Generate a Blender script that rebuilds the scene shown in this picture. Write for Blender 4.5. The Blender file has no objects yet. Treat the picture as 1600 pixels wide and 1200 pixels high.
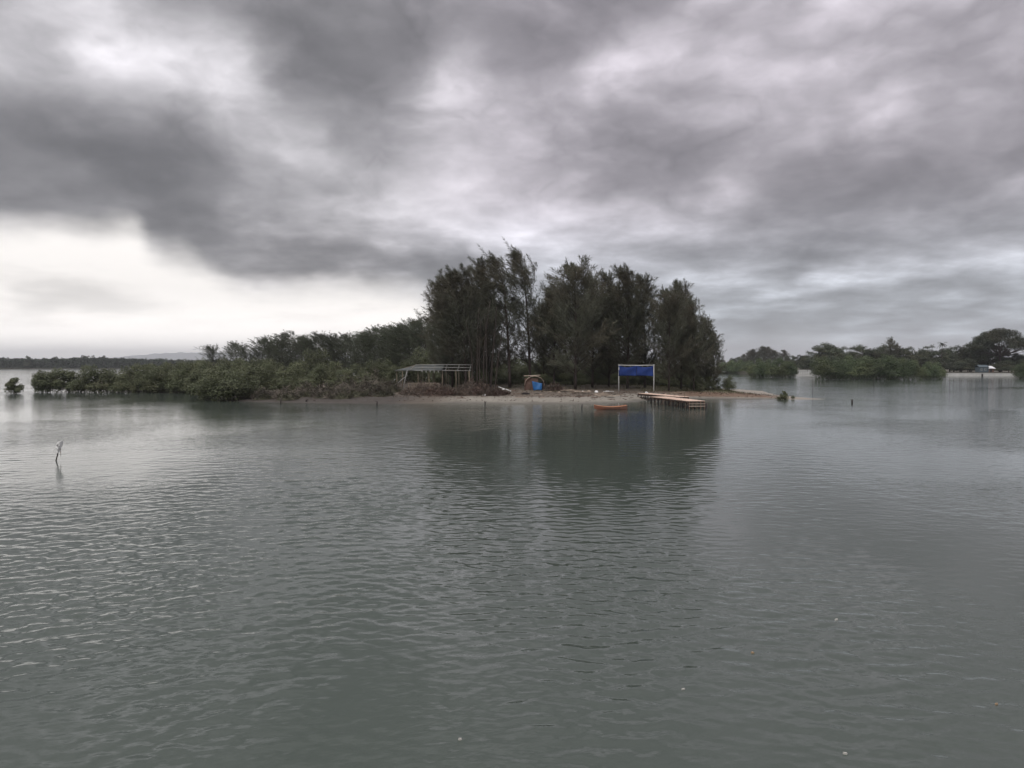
import bpy, math, random
import numpy as np
from mathutils import Vector, Matrix

random.seed(7)
rng = np.random.default_rng(11)
S = bpy.context.scene
COL = S.collection
R = math.radians

# ------------------------------------------------------------------ camera
CAM_H, FPX = 5.0, 1186.0                 # eye height (m), focal length in photo pixels (1600 wide)
PITCH = math.atan(30.0 / FPX)
cam_d = bpy.data.cameras.new('camera')
cam_d.sensor_width = 36.0
cam_d.lens = 36.0 * FPX / 1600.0
cam_d.clip_start, cam_d.clip_end = 0.1, 60000.0
cam = bpy.data.objects.new('camera', cam_d)
COL.objects.link(cam)
cam.location = (0, 0, CAM_H)
cam.rotation_euler = (math.pi / 2 - PITCH, 0, 0)
S.camera = cam

S.view_settings.view_transform = 'Standard'
S.view_settings.look = 'None'
S.view_settings.exposure = 0.42
S.view_settings.gamma = 1.0
S.view_settings.use_curve_mapping = False
S.render.engine = 'CYCLES'
S.cycles.use_denoising = True
S.cycles.use_adaptive_sampling = True
S.cycles.adaptive_threshold = 0.02
S.cycles.max_bounces = 5
S.cycles.diffuse_bounces = 2
S.cycles.glossy_bounces = 2
S.cycles.transmission_bounces = 2
S.cycles.volume_bounces = 1
S.cycles.sample_clamp_indirect = 4.0

# ------------------------------------------------------------------ sky
SUN_AZ, SUN_EL = R(-150), R(58)          # high behind the camera above the cloud deck; azimuth from +Y, elevation
world = bpy.data.worlds.new('World')
S.world = world
world.use_nodes = True
wt = world.node_tree
wt.nodes.clear()

class NT:
    """small helper to write node trees as expressions"""
    def __init__(s, tree): s.t = tree
    def n(s, kind, **kw):
        nd = s.t.nodes.new(kind)
        for k, v in kw.items(): setattr(nd, k, v)
        return nd
    def put(s, sock, v):
        if hasattr(v, 'is_linked'): s.t.links.new(v, sock)
        elif isinstance(v, tuple) and len(v) == 4 and sock.type == 'VECTOR': sock.default_value = v[:3]
        else: sock.default_value = v
    def m(s, op, a, b=0.0, c=None, clamp=False):
        nd = s.n('ShaderNodeMath', operation=op, use_clamp=clamp)
        s.put(nd.inputs[0], a); s.put(nd.inputs[1], b)
        if c is not None: s.put(nd.inputs[2], c)
        return nd.outputs[0]
    def vm(s, op, a, b=None):
        nd = s.n('ShaderNodeVectorMath', operation=op)
        s.put(nd.inputs[0], a)
        if b is not None: s.put(nd.inputs[1], b)
        return nd.outputs[0]
    def xyz(s, x, y, z=0.0):
        nd = s.n('ShaderNodeCombineXYZ')
        s.put(nd.inputs[0], x); s.put(nd.inputs[1], y); s.put(nd.inputs[2], z)
        return nd.outputs[0]
    def sep(s, v):
        nd = s.n('ShaderNodeSeparateXYZ'); s.put(nd.inputs[0], v); return nd.outputs
    def noise(s, v, scale, detail=4, rough=0.5, dist=0.0, dim='3D'):
        nd = s.n('ShaderNodeTexNoise', noise_dimensions=dim)
        s.put(nd.inputs['Vector'], v); nd.inputs['Scale'].default_value = scale
        nd.inputs['Detail'].default_value = detail; nd.inputs['Roughness'].default_value = rough
        nd.inputs['Distortion'].default_value = dist
        return nd.outputs
    def sstep(s, v, a, b, x=0.0, y=1.0):
        nd = s.n('ShaderNodeMapRange', interpolation_type='SMOOTHSTEP')
        s.put(nd.inputs[0], v)
        for i, q in enumerate((a, b, x, y)): s.put(nd.inputs[i + 1], q)
        return nd.outputs[0]
    def mix(s, f, a, b):
        nd = s.n('ShaderNodeMix', data_type='RGBA')
        s.put(nd.inputs[0], f); s.put(nd.inputs[6], a); s.put(nd.inputs[7], b)
        return nd.outputs[2]

W = NT(wt)
geo = W.n('ShaderNodeTexCoord').outputs['Generated']
dx, dy, dz = W.sep(geo)
az = W.m('ARCTAN2', dx, dy)
el = W.m('ARCSINE', dz)
UV0 = W.xyz(az, el, 0)
# cloud-deck coordinates: clouds shrink and flatten towards the horizon
den = W.m('ADD', W.m('MAXIMUM', dz, 0.0), 0.16)
deck = W.xyz(W.m('DIVIDE', dx, den), W.m('DIVIDE', dy, den), 0.3)
warp = W.vm('SUBTRACT', W.noise(deck, 1.1, 3, 0.55, 0, '2D')['Color'], (0.5, 0.5, 0.5))
puff = W.vm('MULTIPLY', geo, (1.0, 1.0, 1.8))
warp2 = W.vm('SUBTRACT', W.noise(puff, 5.5, 4, 0.58)['Color'], (0.5, 0.5, 0.5))
UV = W.vm('ADD', W.vm('ADD', UV0, W.vm('MULTIPLY', warp, (0.10, 0.06, 0))), W.vm('MULTIPLY', warp2, (0.15, 0.08, 0)))

def sky_uv(px, py):
    a = math.atan((px - 800) / FPX)
    return a, math.atan((570 - py) / FPX * math.cos(a))

def blob(px, py, rx, ry, rot=0.0):
    mp = W.n('ShaderNodeMapping', vector_type='TEXTURE')
    W.put(mp.inputs[0], UV)
    u, v = sky_uv(px, py)
    mp.inputs[1].default_value = (u, v, 0)
    mp.inputs[2].default_value = (0, 0, R(rot))
    mp.inputs[3].default_value = (rx / FPX, ry / FPX, 1)
    g = W.n('ShaderNodeTexGradient', gradient_type='SPHERICAL')
    W.put(g.inputs[0], mp.outputs[0])
    return W.sstep(g.outputs['Fac'], 0.0, 0.9)

# large cloud masses: (px, py, rx, ry, rot, change of brightness)
MASSES = [
    (60, 240, 400, 170, -4, -0.34), (225, 290, 230, 75, -12, -0.10), (-330, 190, 300, 200, 0, -0.08),
    (550, 125, 230, 150, -18, -0.22), (600, 10, 520, 150, 4, -0.19), (900, 60, 260, 110, 35, -0.10),
    (280, 364, 180, 50, 4, -0.28), (500, 410, 320, 42, 2, -0.28), (560, 305, 170, 38, 8, -0.13), (690, 440, 170, 55, -25, -0.10),
    (1010, 260, 190, 110, 12, -0.18), (1200, 190, 260, 110, 20, -0.08),
    (1490, 255, 400, 105, 14, -0.22), (1290, 295, 250, 65, 20, -0.06), (1560, 340, 260, 60, 10, -0.07),
    (1230, 395, 190, 38, 6, -0.12), (1380, 462, 420, 36, 0, -0.13), (1220, 505, 300, 24, 3, -0.10),
    (1590, 60, 400, 200, 20, -0.05),
    (700, 250, 230, 230, 0, 0.11), (330, 120, 240, 100, -25, 0.15), (50, 70, 220, 110, 0, 0.07),
    (850, 350, 300, 110, 0, 0.09), (1000, 95, 130, 90, 20, 0.08), (1375, 165, 80, 60, 0, 0.16), (1180, 90, 160, 80, 0, 0.05),
    (1235, 440, 130, 22, 8, 0.13), (1560, 300, 150, 24, 12, 0.12), (1500, 410, 260, 30, 4, 0.10),
]
lowsky = W.sstep(el, 0.26, 0.10)
n1 = W.noise(deck, 2.1, 5, 0.58, 0, '2D')['Fac']
n2 = W.noise(W.vm('ADD', puff, W.vm('MULTIPLY', warp2, (0.20, 0.20, 0.13))), 8.0, 6, 0.58)['Fac']
SUM = W.m('MULTIPLY', W.m('SUBTRACT', n1, 0.5), W.m('MULTIPLY_ADD', lowsky, 0.50, 0.22))
SUM = W.m('MULTIPLY_ADD', W.m('SUBTRACT', n2, 0.5), W.m('MULTIPLY_ADD', lowsky, -0.16, 0.42), SUM)
n3 = W.noise(W.vm('ADD', puff, W.vm('MULTIPLY', warp2, (0.10, 0.10, 0.08))), 5.2, 3, 0.5)['Fac']
SUM = W.m('MULTIPLY_ADD', W.m('SUBTRACT', W.m('ABSOLUTE', W.m('SUBTRACT', n3, 0.5)), 0.10), W.m('MULTIPLY_ADD', lowsky, -0.35, 0.85), SUM)     # rounded billows with darker creases
for px, py, rx, ry, rot, k in MASSES:
    SUM = W.m('MULTIPLY_ADD', blob(px, py, rx, ry, rot), k, SUM)
L = W.m('MULTIPLY', W.m('EXPONENT', W.m('MULTIPLY', SUM, 3.0)), 0.40)       # thick cloud dims the light by a factor, thin cloud lets more through
# an overcast deck grows brighter towards the zenith
L = W.m('MULTIPLY', L, W.sstep(el, 0.42, 1.25, 1.0, 2.5))
# tint: mauve grey overhead, blue grey low down on the right
cl = W.mix(W.sstep(el, 0.03, 0.24), (0.915, 1.0, 1.10, 1), (1.04, 0.968, 1.055, 1))
cl = W.mix(W.sstep(az, -0.25, 0.05), (1.02, 0.985, 1.03, 1), cl)
cloud = W.vm('MULTIPLY', cl, W.xyz(L, L, L))
# the open band under the deck: its upper edge over azimuth (radians / elevation in radians)
fc = W.n('ShaderNodeFloatCurve')
cm = fc.mapping.curves[0]
pts = [(-1.6, 400), (-0.85, 330), ]
edge = [(0, 344), (100, 346), (165, 347), (195, 360), (235, 386), (300, 399), (345, 418), (400, 434), (500, 441), (600, 446), (660, 462), (715, 515), (760, 556), (900, 556), (1100, 536), (1250, 524), (1400, 532), (1600, 534)]
uv = [(-1.57, 0.10), (-0.8, 0.17)] + [sky_uv(*e) for e in edge] + [(0.9, 0.03), (1.57, 0.02)]
lo, hi = -1.6, 1.6
P = [((u - lo) / (hi - lo), v / 0.3) for u, v in uv]
cm.points[0].location = (0, P[0][1]); cm.points[1].location = (1, P[-1][1])
for u, v in P: cm.points.new(u, v)
fc.mapping.update()
UVe = W.vm('ADD', W.vm('ADD', UV0, W.vm('MULTIPLY', warp, (0.03, 0.02, 0))), W.vm('MULTIPLY', warp2, (0.14, 0.065, 0)))
ue, ve, _ = W.sep(UVe)
W.put(fc.inputs['Value'], W.m('DIVIDE', W.m('SUBTRACT', ue, lo), hi - lo))
band = W.m('MULTIPLY', fc.outputs[0], 0.3)
gap = W.sstep(W.m('SUBTRACT', band, ve), -0.018, 0.034)
left = W.sstep(az, 0.15, -0.12)
front = W.sstep(dy, -0.2, 0.25)
gap_amt = W.m('MULTIPLY', W.m('MULTIPLY', gap, front), W.m('MULTIPLY_ADD', left, 0.25, 0.72))
veil_n = W.noise(deck, 2.2, 3, 0.6, 0, '2D')['Fac']
veil = W.m('MULTIPLY_ADD', W.sstep(veil_n, 0.45, 0.75), -0.10, 1.0)
glow = W.m('MULTIPLY_ADD', left, 0.52, 0.39)
glow = W.m('MULTIPLY', glow, veil)
glow = W.m('MULTIPLY_ADD', W.m('MULTIPLY', left, W.sstep(el, 0.10, 0.0)), 0.75, glow)     # sunlit horizon under the open band
glow = W.m('MULTIPLY_ADD', blob(130, 475, 150, 36, 0), W.m('MULTIPLY', left, -0.30), glow)
gapcol = W.vm('MULTIPLY', W.mix(left, (0.97, 1.0, 1.01, 1), (1.035, 0.99, 0.95, 1)), W.xyz(glow, glow, glow))
sky = W.n('ShaderNodeTexSky', sky_type='NISHITA')
sky.sun_disc = False
sky.sun_elevation = SUN_EL
sky.sun_rotation = SUN_AZ
sky.altitude = 5; sky.air_density = 1.2; sky.dust_density = 1.0; sky.ozone_density = 1.0
bg_sky = W.n('ShaderNodeBackground'); W.put(bg_sky.inputs[0], sky.outputs[0]); bg_sky.inputs[1].default_value = 0.06
deckmix = W.mix(gap_amt, cloud, gapcol)
bg_cl = W.n('ShaderNodeBackground'); W.put(bg_cl.inputs[0], deckmix); bg_cl.inputs[1].default_value = 1.0
mx = W.n('ShaderNodeMixShader'); mx.inputs[0].default_value = 0.94
wt.links.new(bg_sky.outputs[0], mx.inputs[1]); wt.links.new(bg_cl.outputs[0], mx.inputs[2])
wo = W.n('ShaderNodeOutputWorld'); wt.links.new(mx.outputs[0], wo.inputs[0])
world.cycles.sampling_method = 'MANUAL'
world.cycles.sample_map_resolution = 1024

sun_d = bpy.data.lights.new('sun', 'SUN')
sun_d.energy = 1.0
sun_d.angle = R(30)
sun_d.color = (1.0, 0.95, 0.88)
sun = bpy.data.objects.new('sun', sun_d); COL.objects.link(sun)
to_sun = Vector((math.sin(SUN_AZ) * math.cos(SUN_EL), math.cos(SUN_AZ) * math.cos(SUN_EL), math.sin(SUN_EL)))
sun.rotation_euler = (-to_sun).to_track_quat('-Z', 'Y').to_euler()

# ------------------------------------------------------------------ helpers
def X(px, Y): return (px - 800) * Y / FPX              # metres to the side at depth Y
def Z(py, Y): return CAM_H - (py - 570) * Y / FPX      # height at depth Y
def tag(o, label=None, cat=None, group=None, kind=None):
    if label: o['label'] = label
    if cat: o['category'] = cat
    if group: o['group'] = group
    if kind: o['kind'] = kind
    return o
def empty(name, loc=(0, 0, 0), rz=0.0):
    o = bpy.data.objects.new(name, None); COL.objects.link(o)
    o.location = loc; o.rotation_euler = (0, 0, rz); o.empty_display_size = 0.3
    return o
def link(name, me, parent=None, loc=None):
    o = bpy.data.objects.new(name, me); COL.objects.link(o)
    if parent: o.parent = parent
    if loc is not None: o.location = loc
    return o

def fast_mesh(name, verts, faces, material, smooth=False, colors=None):
    """verts (n,3), faces (m,k) arrays"""
    verts = np.asarray(verts, np.float32); faces = np.asarray(faces, np.int32)
    me = bpy.data.meshes.new(name)
    k = faces.shape[1]
    me.vertices.add(len(verts)); me.vertices.foreach_set('co', verts.ravel())
    me.loops.add(faces.size); me.loops.foreach_set('vertex_index', faces.ravel())
    me.polygons.add(len(faces))
    me.polygons.foreach_set('loop_start', np.arange(0, faces.size, k, dtype=np.int32))
    if smooth: me.polygons.foreach_set('use_smooth', np.ones(len(faces), bool))
    if colors is not None:
        a = me.color_attributes.new('tone', 'FLOAT_COLOR', 'POINT')
        a.data.foreach_set('color', np.asarray(colors, np.float32).ravel())
    me.update(calc_edges=True)
    me.materials.append(material)
    return me

class MB:
    """collects boxes, bars and tubes into one mesh"""
    def __init__(s): s.v = []; s.f = []
    def quad(s, *p):
        b = len(s.v); s.v += [tuple(q) for q in p]; s.f.append(tuple(range(b, b + len(p))))
    def box(s, c, size, rz=0.0, ry=0.0, rx=0.0):
        M = Matrix.Rotation(rz, 3, 'Z') @ Matrix.Rotation(ry, 3, 'Y') @ Matrix.Rotation(rx, 3, 'X')
        b = len(s.v); c = Vector(c)
        for sx in (-.5, .5):
            for sy in (-.5, .5):
                for sz in (-.5, .5):
                    s.v.append(tuple(c + M @ Vector((sx * size[0], sy * size[1], sz * size[2]))))
        for f in ((0, 1, 3, 2), (4, 6, 7, 5), (0, 4, 5, 1), (2, 3, 7, 6), (0, 2, 6, 4), (1, 5, 7, 3)):
            s.f.append(tuple(b + i for i in f))
        return s
    def tube(s, pts, rad, n=6, cap=True):
        pts = [Vector(p) for p in pts]
        rad = rad if isinstance(rad, (list, tuple)) else [rad] * len(pts)
        b = len(s.v)
        for i, p in enumerate(pts):
            d = (pts[min(i + 1, len(pts) - 1)] - pts[max(i - 1, 0)]).normalized()
            u = d.orthogonal().normalized() if abs(d.z) < .95 else Vector((1, 0, 0)); u = (u - d * u.dot(d)).normalized()
            w = d.cross(u)
            for k in range(n):
                a = 2 * math.pi * k / n
                s.v.append(tuple(p + (u * math.cos(a) + w * math.sin(a)) * rad[i]))
        for i in range(len(pts) - 1):
            for k in range(n):
                k2 = (k + 1) % n
                s.f.append((b + i * n + k, b + i * n + k2, b + (i + 1) * n + k2, b + (i + 1) * n + k))
        if cap:
            s.f.append(tuple(b + k for k in reversed(range(n))))
            s.f.append(tuple(b + (len(pts) - 1) * n + k for k in range(n)))
        return s
    def bar(s, a, c, w, h):
        a, c = Vector(a), Vector(c); d = c - a
        return s.box((a + c) / 2, (d.length, w, h), math.atan2(d.y, d.x), -math.atan2(d.z, math.hypot(d.x, d.y)))
    def mesh(s, name, material, smooth=False):
        me = bpy.data.meshes.new(name); me.from_pydata(s.v, [], s.f); me.update()
        if smooth: me.polygons.foreach_set('use_smooth', [True] * len(me.polygons))
        me.materials.append(material); return me
    def build(s, name, material, parent=None, loc=None, smooth=False):
        return link(name, s.mesh(name, material, smooth), parent, loc)

# ------------------------------------------------------------------ materials
def material(name, col, rough=0.8, var=0.25, scale=6.0, bump=0.0, bscale=30.0, spec=0.3, rand=0.0, col2=None, stretch=None, transl=0.0, use_tone=False):
    m = bpy.data.materials.new(name); m.use_nodes = True
    t = m.node_tree; t.nodes.clear(); N = NT(t)
    tc = N.n('ShaderNodeTexCoord').outputs['Object']
    if stretch: tc = N.vm('MULTIPLY', tc, stretch)
    nz = N.noise(tc, scale, 5, 0.6)['Fac']
    k = N.m('MULTIPLY_ADD', N.m('SUBTRACT', nz, 0.5), 2 * var, 1.0)
    if rand:
        oi = N.n('ShaderNodeObjectInfo').outputs['Random']
        k = N.m('MULTIPLY', k, N.m('MULTIPLY_ADD', N.m('SUBTRACT', oi, 0.5), 2 * rand, 1.0))
    base = (*col, 1)
    if use_tone:
        at = N.n('ShaderNodeAttribute', attribute_name='tone'); base = at.outputs['Color']
    elif col2:
        nz2 = N.noise(tc, scale * 0.37, 3, 0.5)['Fac']
        base = N.mix(N.sstep(nz2, 0.42, 0.62), (*col, 1), (*col2, 1))
    c = N.vm('MULTIPLY', base, N.xyz(k, k, k))
    p = N.n('ShaderNodeBsdfPrincipled')
    N.put(p.inputs['Base Color'], c); p.inputs['Roughness'].default_value = rough
    p.inputs['Specular IOR Level'].default_value = spec
    if bump:
        b = N.n('ShaderNodeBump'); b.inputs['Strength'].default_value = bump; b.inputs['Distance'].default_value = 0.03
        N.put(b.inputs['Height'], N.noise(tc, bscale, 4, 0.6)['Fac']); N.put(p.inputs['Normal'], b.outputs[0])
    out = N.n('ShaderNodeOutputMaterial')
    if transl:
        tr = N.n('ShaderNodeBsdfTranslucent'); N.put(tr.inputs[0], c)
        ms = N.n('ShaderNodeMixShader'); ms.inputs[0].default_value = transl
        t.links.new(p.outputs[0], ms.inputs[1]); t.links.new(tr.outputs[0], ms.inputs[2]); t.links.new(ms.outputs[0], out.inputs[0])
    else: t.links.new(p.outputs[0], out.inputs[0])
    return m

M = {}
M['needle'] = material('casuarina_foliage', (0.118, 0.126, 0.092), 0.75, 0.35, 0.35, rand=0.18, col2=(0.126, 0.116, 0.084), transl=0.25, spec=0.2)
M['needle2'] = material('casuarina_foliage_young', (0.092, 0.106, 0.072), 0.75, 0.3, 0.35, rand=0.2, transl=0.25, spec=0.2)
M['bark'] = material('casuarina_bark', (0.060, 0.048, 0.042), 0.9, 0.35, 3.0, 0.4, 18, rand=0.2)
M['mangrove'] = material('mangrove_leaves', (0.112, 0.130, 0.070), 0.6, 0.35, 0.45, rand=0.22, col2=(0.130, 0.138, 0.076), transl=0.25, spec=0.3)
M['mangrove_far'] = material('mangrove_leaves_dense', (0.084, 0.118, 0.058), 0.65, 0.4, 0.25, rand=0.2, col2=(0.108, 0.128, 0.062), transl=0.25, spec=0.25)
M['mstem'] = material('mangrove_stem', (0.09, 0.075, 0.06), 0.9, 0.3, 4.0)
M['broad'] = material('broadleaf_leaves', (0.066, 0.080, 0.050), 0.65, 0.3, 0.3, rand=0.4, col2=(0.080, 0.082, 0.048), transl=0.2, spec=0.25)
M['forest'] = material('forest_foliage', (0.045, 0.060, 0.040), 0.8, 0.3, 0.05, spec=0.1)
M['dry'] = material('dry_twigs', (0.115, 0.092, 0.074), 0.9, 0.4, 1.2, rand=0.2, col2=(0.09, 0.062, 0.05))
M['drygrey'] = material('dry_shrub', (0.12, 0.105, 0.085), 0.9, 0.4, 1.2, rand=0.2, col2=(0.085, 0.085, 0.055))
M['grass'] = material('grass_blades', (0.10, 0.105, 0.055), 0.8, 0.35, 0.6, transl=0.2)
M['wood_new'] = material('fresh_planks', (0.72, 0.55, 0.44), 0.7, 0.2, 2.5, 0.3, 30, rand=0.12, stretch=(1, 6, 6))
M['wood_pale'] = material('weathered_planks', (0.40, 0.33, 0.265), 0.8, 0.25, 2.0, 0.3, 30, rand=0.25, stretch=(1, 6, 6))
M['wood_brown'] = material('brown_timber', (0.16, 0.105, 0.08), 0.85, 0.3, 3.0, 0.4, 25, rand=0.25)
M['wood_dark'] = material('wet_dark_timber', (0.045, 0.037, 0.034), 0.6, 0.35, 4.0, 0.4, 25, rand=0.2)
M['bamboo'] = material('bamboo', (0.24, 0.20, 0.145), 0.7, 0.25, 3.0, rand=0.25)
M['bamboo_grey'] = material('greyed_bamboo', (0.33, 0.33, 0.31), 0.7, 0.2, 3.0, rand=0.15)
M['white_paint'] = material('white_paint', (0.72, 0.73, 0.71), 0.5, 0.12, 3.0)
M['tarp_grey'] = material('grey_roof_sheet', (0.085, 0.095, 0.09), 0.6, 0.3, 0.9, 0.3, 4)
M['tarp_blue'] = material('blue_banner_cloth', (0.018, 0.046, 0.20), 0.8, 0.35, 0.9, 0.6, 4)
M['tarp_hut'] = material('blue_tarpaulin', (0.02, 0.12, 0.32), 0.45, 0.25, 2.0, 0.4, 6)
M['thatch'] = material('brown_wall_mat', (0.15, 0.095, 0.075), 0.9, 0.35, 4.0, 0.4, 20)
M['orange'] = material('orange_boat_paint', (0.29, 0.12, 0.075), 0.7, 0.4, 2.0, rand=0.0, col2=(0.23, 0.12, 0.085))
M['boat_in'] = material('boat_interior', (0.50, 0.24, 0.14), 0.7, 0.25, 3.0)
M['plastic'] = material('white_plastic', (0.84, 0.84, 0.82), 0.45, 0.1, 5.0)
M['concrete'] = material('pale_concrete', (0.58, 0.575, 0.55), 0.85, 0.35, 0.35, 0.2, 8)
M['wall_blue'] = material('blue_grey_wall', (0.085, 0.11, 0.125), 0.8, 0.2, 0.6)
M['roof_metal'] = material('bright_metal_roof', (0.82, 0.83, 0.84), 0.3, 0.08, 1.0, spec=0.5)
M['dark_panel'] = material('dark_door_and_shade', (0.03, 0.03, 0.03), 0.8, 0.1)  # dark colour of the house door; also paints the shade in the hut's opening
M['glass'] = material('window_glass', (0.05, 0.06, 0.07), 0.1, 0.05, spec=0.5)
M['ground'] = material('island_soil', (0.2, 0.17, 0.14), 0.92, 0.28, 0.9, 0.5, 3.0, use_tone=True)
M['land'] = material('shore_soil', (0.10, 0.095, 0.07), 0.95, 0.3, 0.1)
M['hill'] = material('wooded_slope', (0.06, 0.075, 0.06), 0.95, 0.25, 0.003)
M['scrap'] = material('dirty_foam', (0.50, 0.49, 0.45), 0.8, 0.3, 20)
M['leafbit'] = material('floating_leaf', (0.34, 0.24, 0.15), 0.7, 0.3, 20)

# ------------------------------------------------------------------ water
def water_material():
    m = bpy.data.materials.new('water'); m.use_nodes = True
    t = m.node_tree; t.nodes.clear(); N = NT(t)
    pos = N.n('ShaderNodeNewGeometry').outputs['Position']
    px, py, pz = N.sep(pos)
    r = N.m('SQRT', N.m('ADD', N.m('MULTIPLY', px, px), N.m('MULTIPLY', py, py)))
    far = N.sstep(r, 14.0, 40.0)
    flat = N.xyz(px, py, 0)
    rot = N.n('ShaderNodeVectorRotate', rotation_type='Z_AXIS'); N.put(rot.inputs[0], flat); rot.inputs['Angle'].default_value = R(14)
    rot2 = N.n('ShaderNodeVectorRotate', rotation_type='Z_AXIS'); N.put(rot2.inputs[0], flat); rot2.inputs['Angle'].default_value = R(-20)
    a = N.noise(N.vm('MULTIPLY', rot.outputs[0], (0.65, 1.0, 1)), 2.6, 3, 0.55, 0, '2D')['Fac']
    b = N.noise(N.vm('MULTIPLY', rot2.outputs[0], (0.65, 1.0, 1)), 1.5, 2, 0.5, 0, '2D')['Fac']
    fine = N.noise(N.vm('MULTIPLY', rot2.outputs[0], (0.6, 1.0, 1)), 7.0, 2, 0.55, 0, '2D')['Fac']
    c = N.noise(N.vm('MULTIPLY', rot.outputs[0], (1.0, 0.8, 1)), 0.62, 2, 0.6, 0, '2D')['Fac']
    gust = N.noise(flat, 0.035, 2, 0.6, 0, '2D')['Fac']
    gk = N.sstep(gust, 0.36, 0.62, 0.40, 1.3)
    h = N.m('MULTIPLY', N.m('ADD', N.m('MULTIPLY', c, 0.032), N.m('ADD', N.m('MULTIPLY', a, 0.020), N.m('MULTIPLY', b, 0.017))), far)
    h = N.m('ADD', h, N.m('MULTIPLY', fine, 0.0036))
    h = N.m('MULTIPLY', h, gk)
    bp = N.n('ShaderNodeBump'); bp.inputs['Strength'].default_value = 1.0; bp.inputs['Distance'].default_value = 1.0
    if 'Filter Width' in bp.inputs: bp.inputs['Filter Width'].default_value = 0.05
    N.put(bp.inputs['Height'], h)
    tint = N.noise(flat, 0.05, 2, 0.6, 0, '2D')['Fac']
    col = N.mix(tint, (0.058, 0.074, 0.063, 1), (0.071, 0.087, 0.074, 1))
    p = N.n('ShaderNodeBsdfPrincipled')
    N.put(p.inputs['Base Color'], col)
    N.put(p.inputs['Roughness'], N.m('MULTIPLY_ADD', far, 0.03, 0.035))
    p.inputs['IOR'].default_value = 1.333
    N.put(p.inputs['Normal'], bp.outputs[0])
    out = N.n('ShaderNodeOutputMaterial'); t.links.new(p.outputs[0], out.inputs[0])
    return m

def build_water():
    H = CAM_H * FPX
    inner = np.linspace(0.6, 8.0, 8)[:-1]
    rows = H / np.concatenate([np.arange(720.0, 400.0, -1.0), np.arange(400.0, 90.0, -0.55), np.arange(90.0, 11.0, -1.0)])
    outer = np.geomspace(rows[-1] * 1.08, 17500.0, 48)
    r = np.concatenate([inner, rows, outer])
    dense = np.linspace(R(-45), R(45), 660)
    rest = np.linspace(R(45), R(315), 62)[1:-1]
    th = np.concatenate([dense, rest])
    RR, TT = np.meshgrid(r, th, indexing='ij')
    x, y = RR * np.sin(TT), RR * np.cos(TT)
    dr = np.gradient(r)[:, None]
    cell = np.maximum(dr, RR * 0.0025)
    z = np.zeros_like(x)
    wr = np.random.default_rng(3)
    side = np.clip((TT - R(-26)) / R(30), 0, 1); side = side * side * (3 - 2 * side)     # two trains of ripples cross: one rules on the left, one on the right
    side = np.where(np.abs(TT) > R(60), .5, side)
    for lam, n, slope in ((1.1, 10, 0.011), (0.72, 20, 0.025), (0.48, 26, 0.037), (0.33, 28, 0.041), (0.21, 26, 0.033)):
        for i in range(n):
            l = lam * wr.uniform(0.78, 1.28)
            k = 2 * math.pi / l
            tr = i % 2
            ang = (R(12) if tr else R(-14)) + wr.normal(0, R(30))
            ph = wr.uniform(0, 6.283)
            a = slope * math.sqrt(2.0 / n) / k
            fade = np.clip((l / cell - 2.5) / 3.0, 0, 1) * (np.sqrt(.15 + 1.7 * side) if tr else np.sqrt(.15 + 1.7 * (1 - side)))
            z += a * fade * np.sin(k * (x * math.sin(ang) + y * math.cos(ang)) + ph)
    g = np.zeros_like(x)
    for i in range(9):
        l = wr.uniform(9, 40) if i < 6 else wr.uniform(3, 7); k = 6.283 / l; ang = wr.uniform(0, 6.283)
        g += (1.0 if i < 6 else .55) * np.sin(k * (x * math.sin(ang) + 0.45 * y * math.cos(ang)) + wr.uniform(0, 6.28))
    g = np.clip(0.95 + 0.33 * g, 0.18, 1.9) * (1.12 - 0.42 * np.clip((TT - R(2)) / R(24), 0, 1) * (np.abs(TT) < R(80)))    # gusts; the lee of the right bank lies calmer
    z = z * g
    z = z + 2.2 * np.maximum(z, 0) ** 2
    nr, nt = x.shape
    verts = np.stack([x, y, z], -1).reshape(-1, 3)
    i = np.arange(nr - 1)[:, None]; j = np.arange(nt)[None, :]; j2 = (j + 1) % nt
    f = np.stack([i * nt + j, i * nt + j2, (i + 1) * nt + j2, (i + 1) * nt + j], -1).reshape(-1, 4)[:, ::-1]
    me = fast_mesh('water', verts, f, water_material(), smooth=True)
    return tag(link('water', me), kind='structure')
build_water()

# ------------------------------------------------------------------ island ground
SHORE = [(-100, 160), (-77, 147), (-66, 136), (-56, 135.5), (-47, 124), (-41, 106), (-34.5, 102), (-25, 99), (-16.4, 97.4), (-8.3, 98.8), (0, 97.0), (8.2, 97.2),
         (13, 98.5), (16.5, 102.5), (21, 109), (27, 112), (33, 111), (39, 110.0), (42.5, 109), (45.5, 110.5), (44.5, 116), (44, 126), (46, 136), (48, 146),
         (46, 156), (38, 168), (20, 186), (-20, 232), (-60, 292), (-112, 300), (-125, 230), (-112, 180)]
SP = np.array(SHORE, float)
def shore_dist(px, py):
    """signed distance to the shoreline, positive inland"""
    px = np.asarray(px, float); py = np.asarray(py, float)
    best = np.full(px.shape, 1e9); inside = np.zeros(px.shape, bool)
    n = len(SP)
    for i in range(n):
        ax, ay = SP[i]; bx, by = SP[(i + 1) % n]
        ex, ey = bx - ax, by - ay
        t = np.clip(((px - ax) * ex + (py - ay) * ey) / (ex * ex + ey * ey), 0, 1)
        best = np.minimum(best, np.hypot(px - ax - t * ex, py - ay - t * ey))
        c = ((ay > py) != (by > py))
        xi = ax + (py - ay) * ex / (ey if ey else 1e-9)
        inside ^= c & (px < xi)
    return np.where(inside, best, -best)
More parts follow.
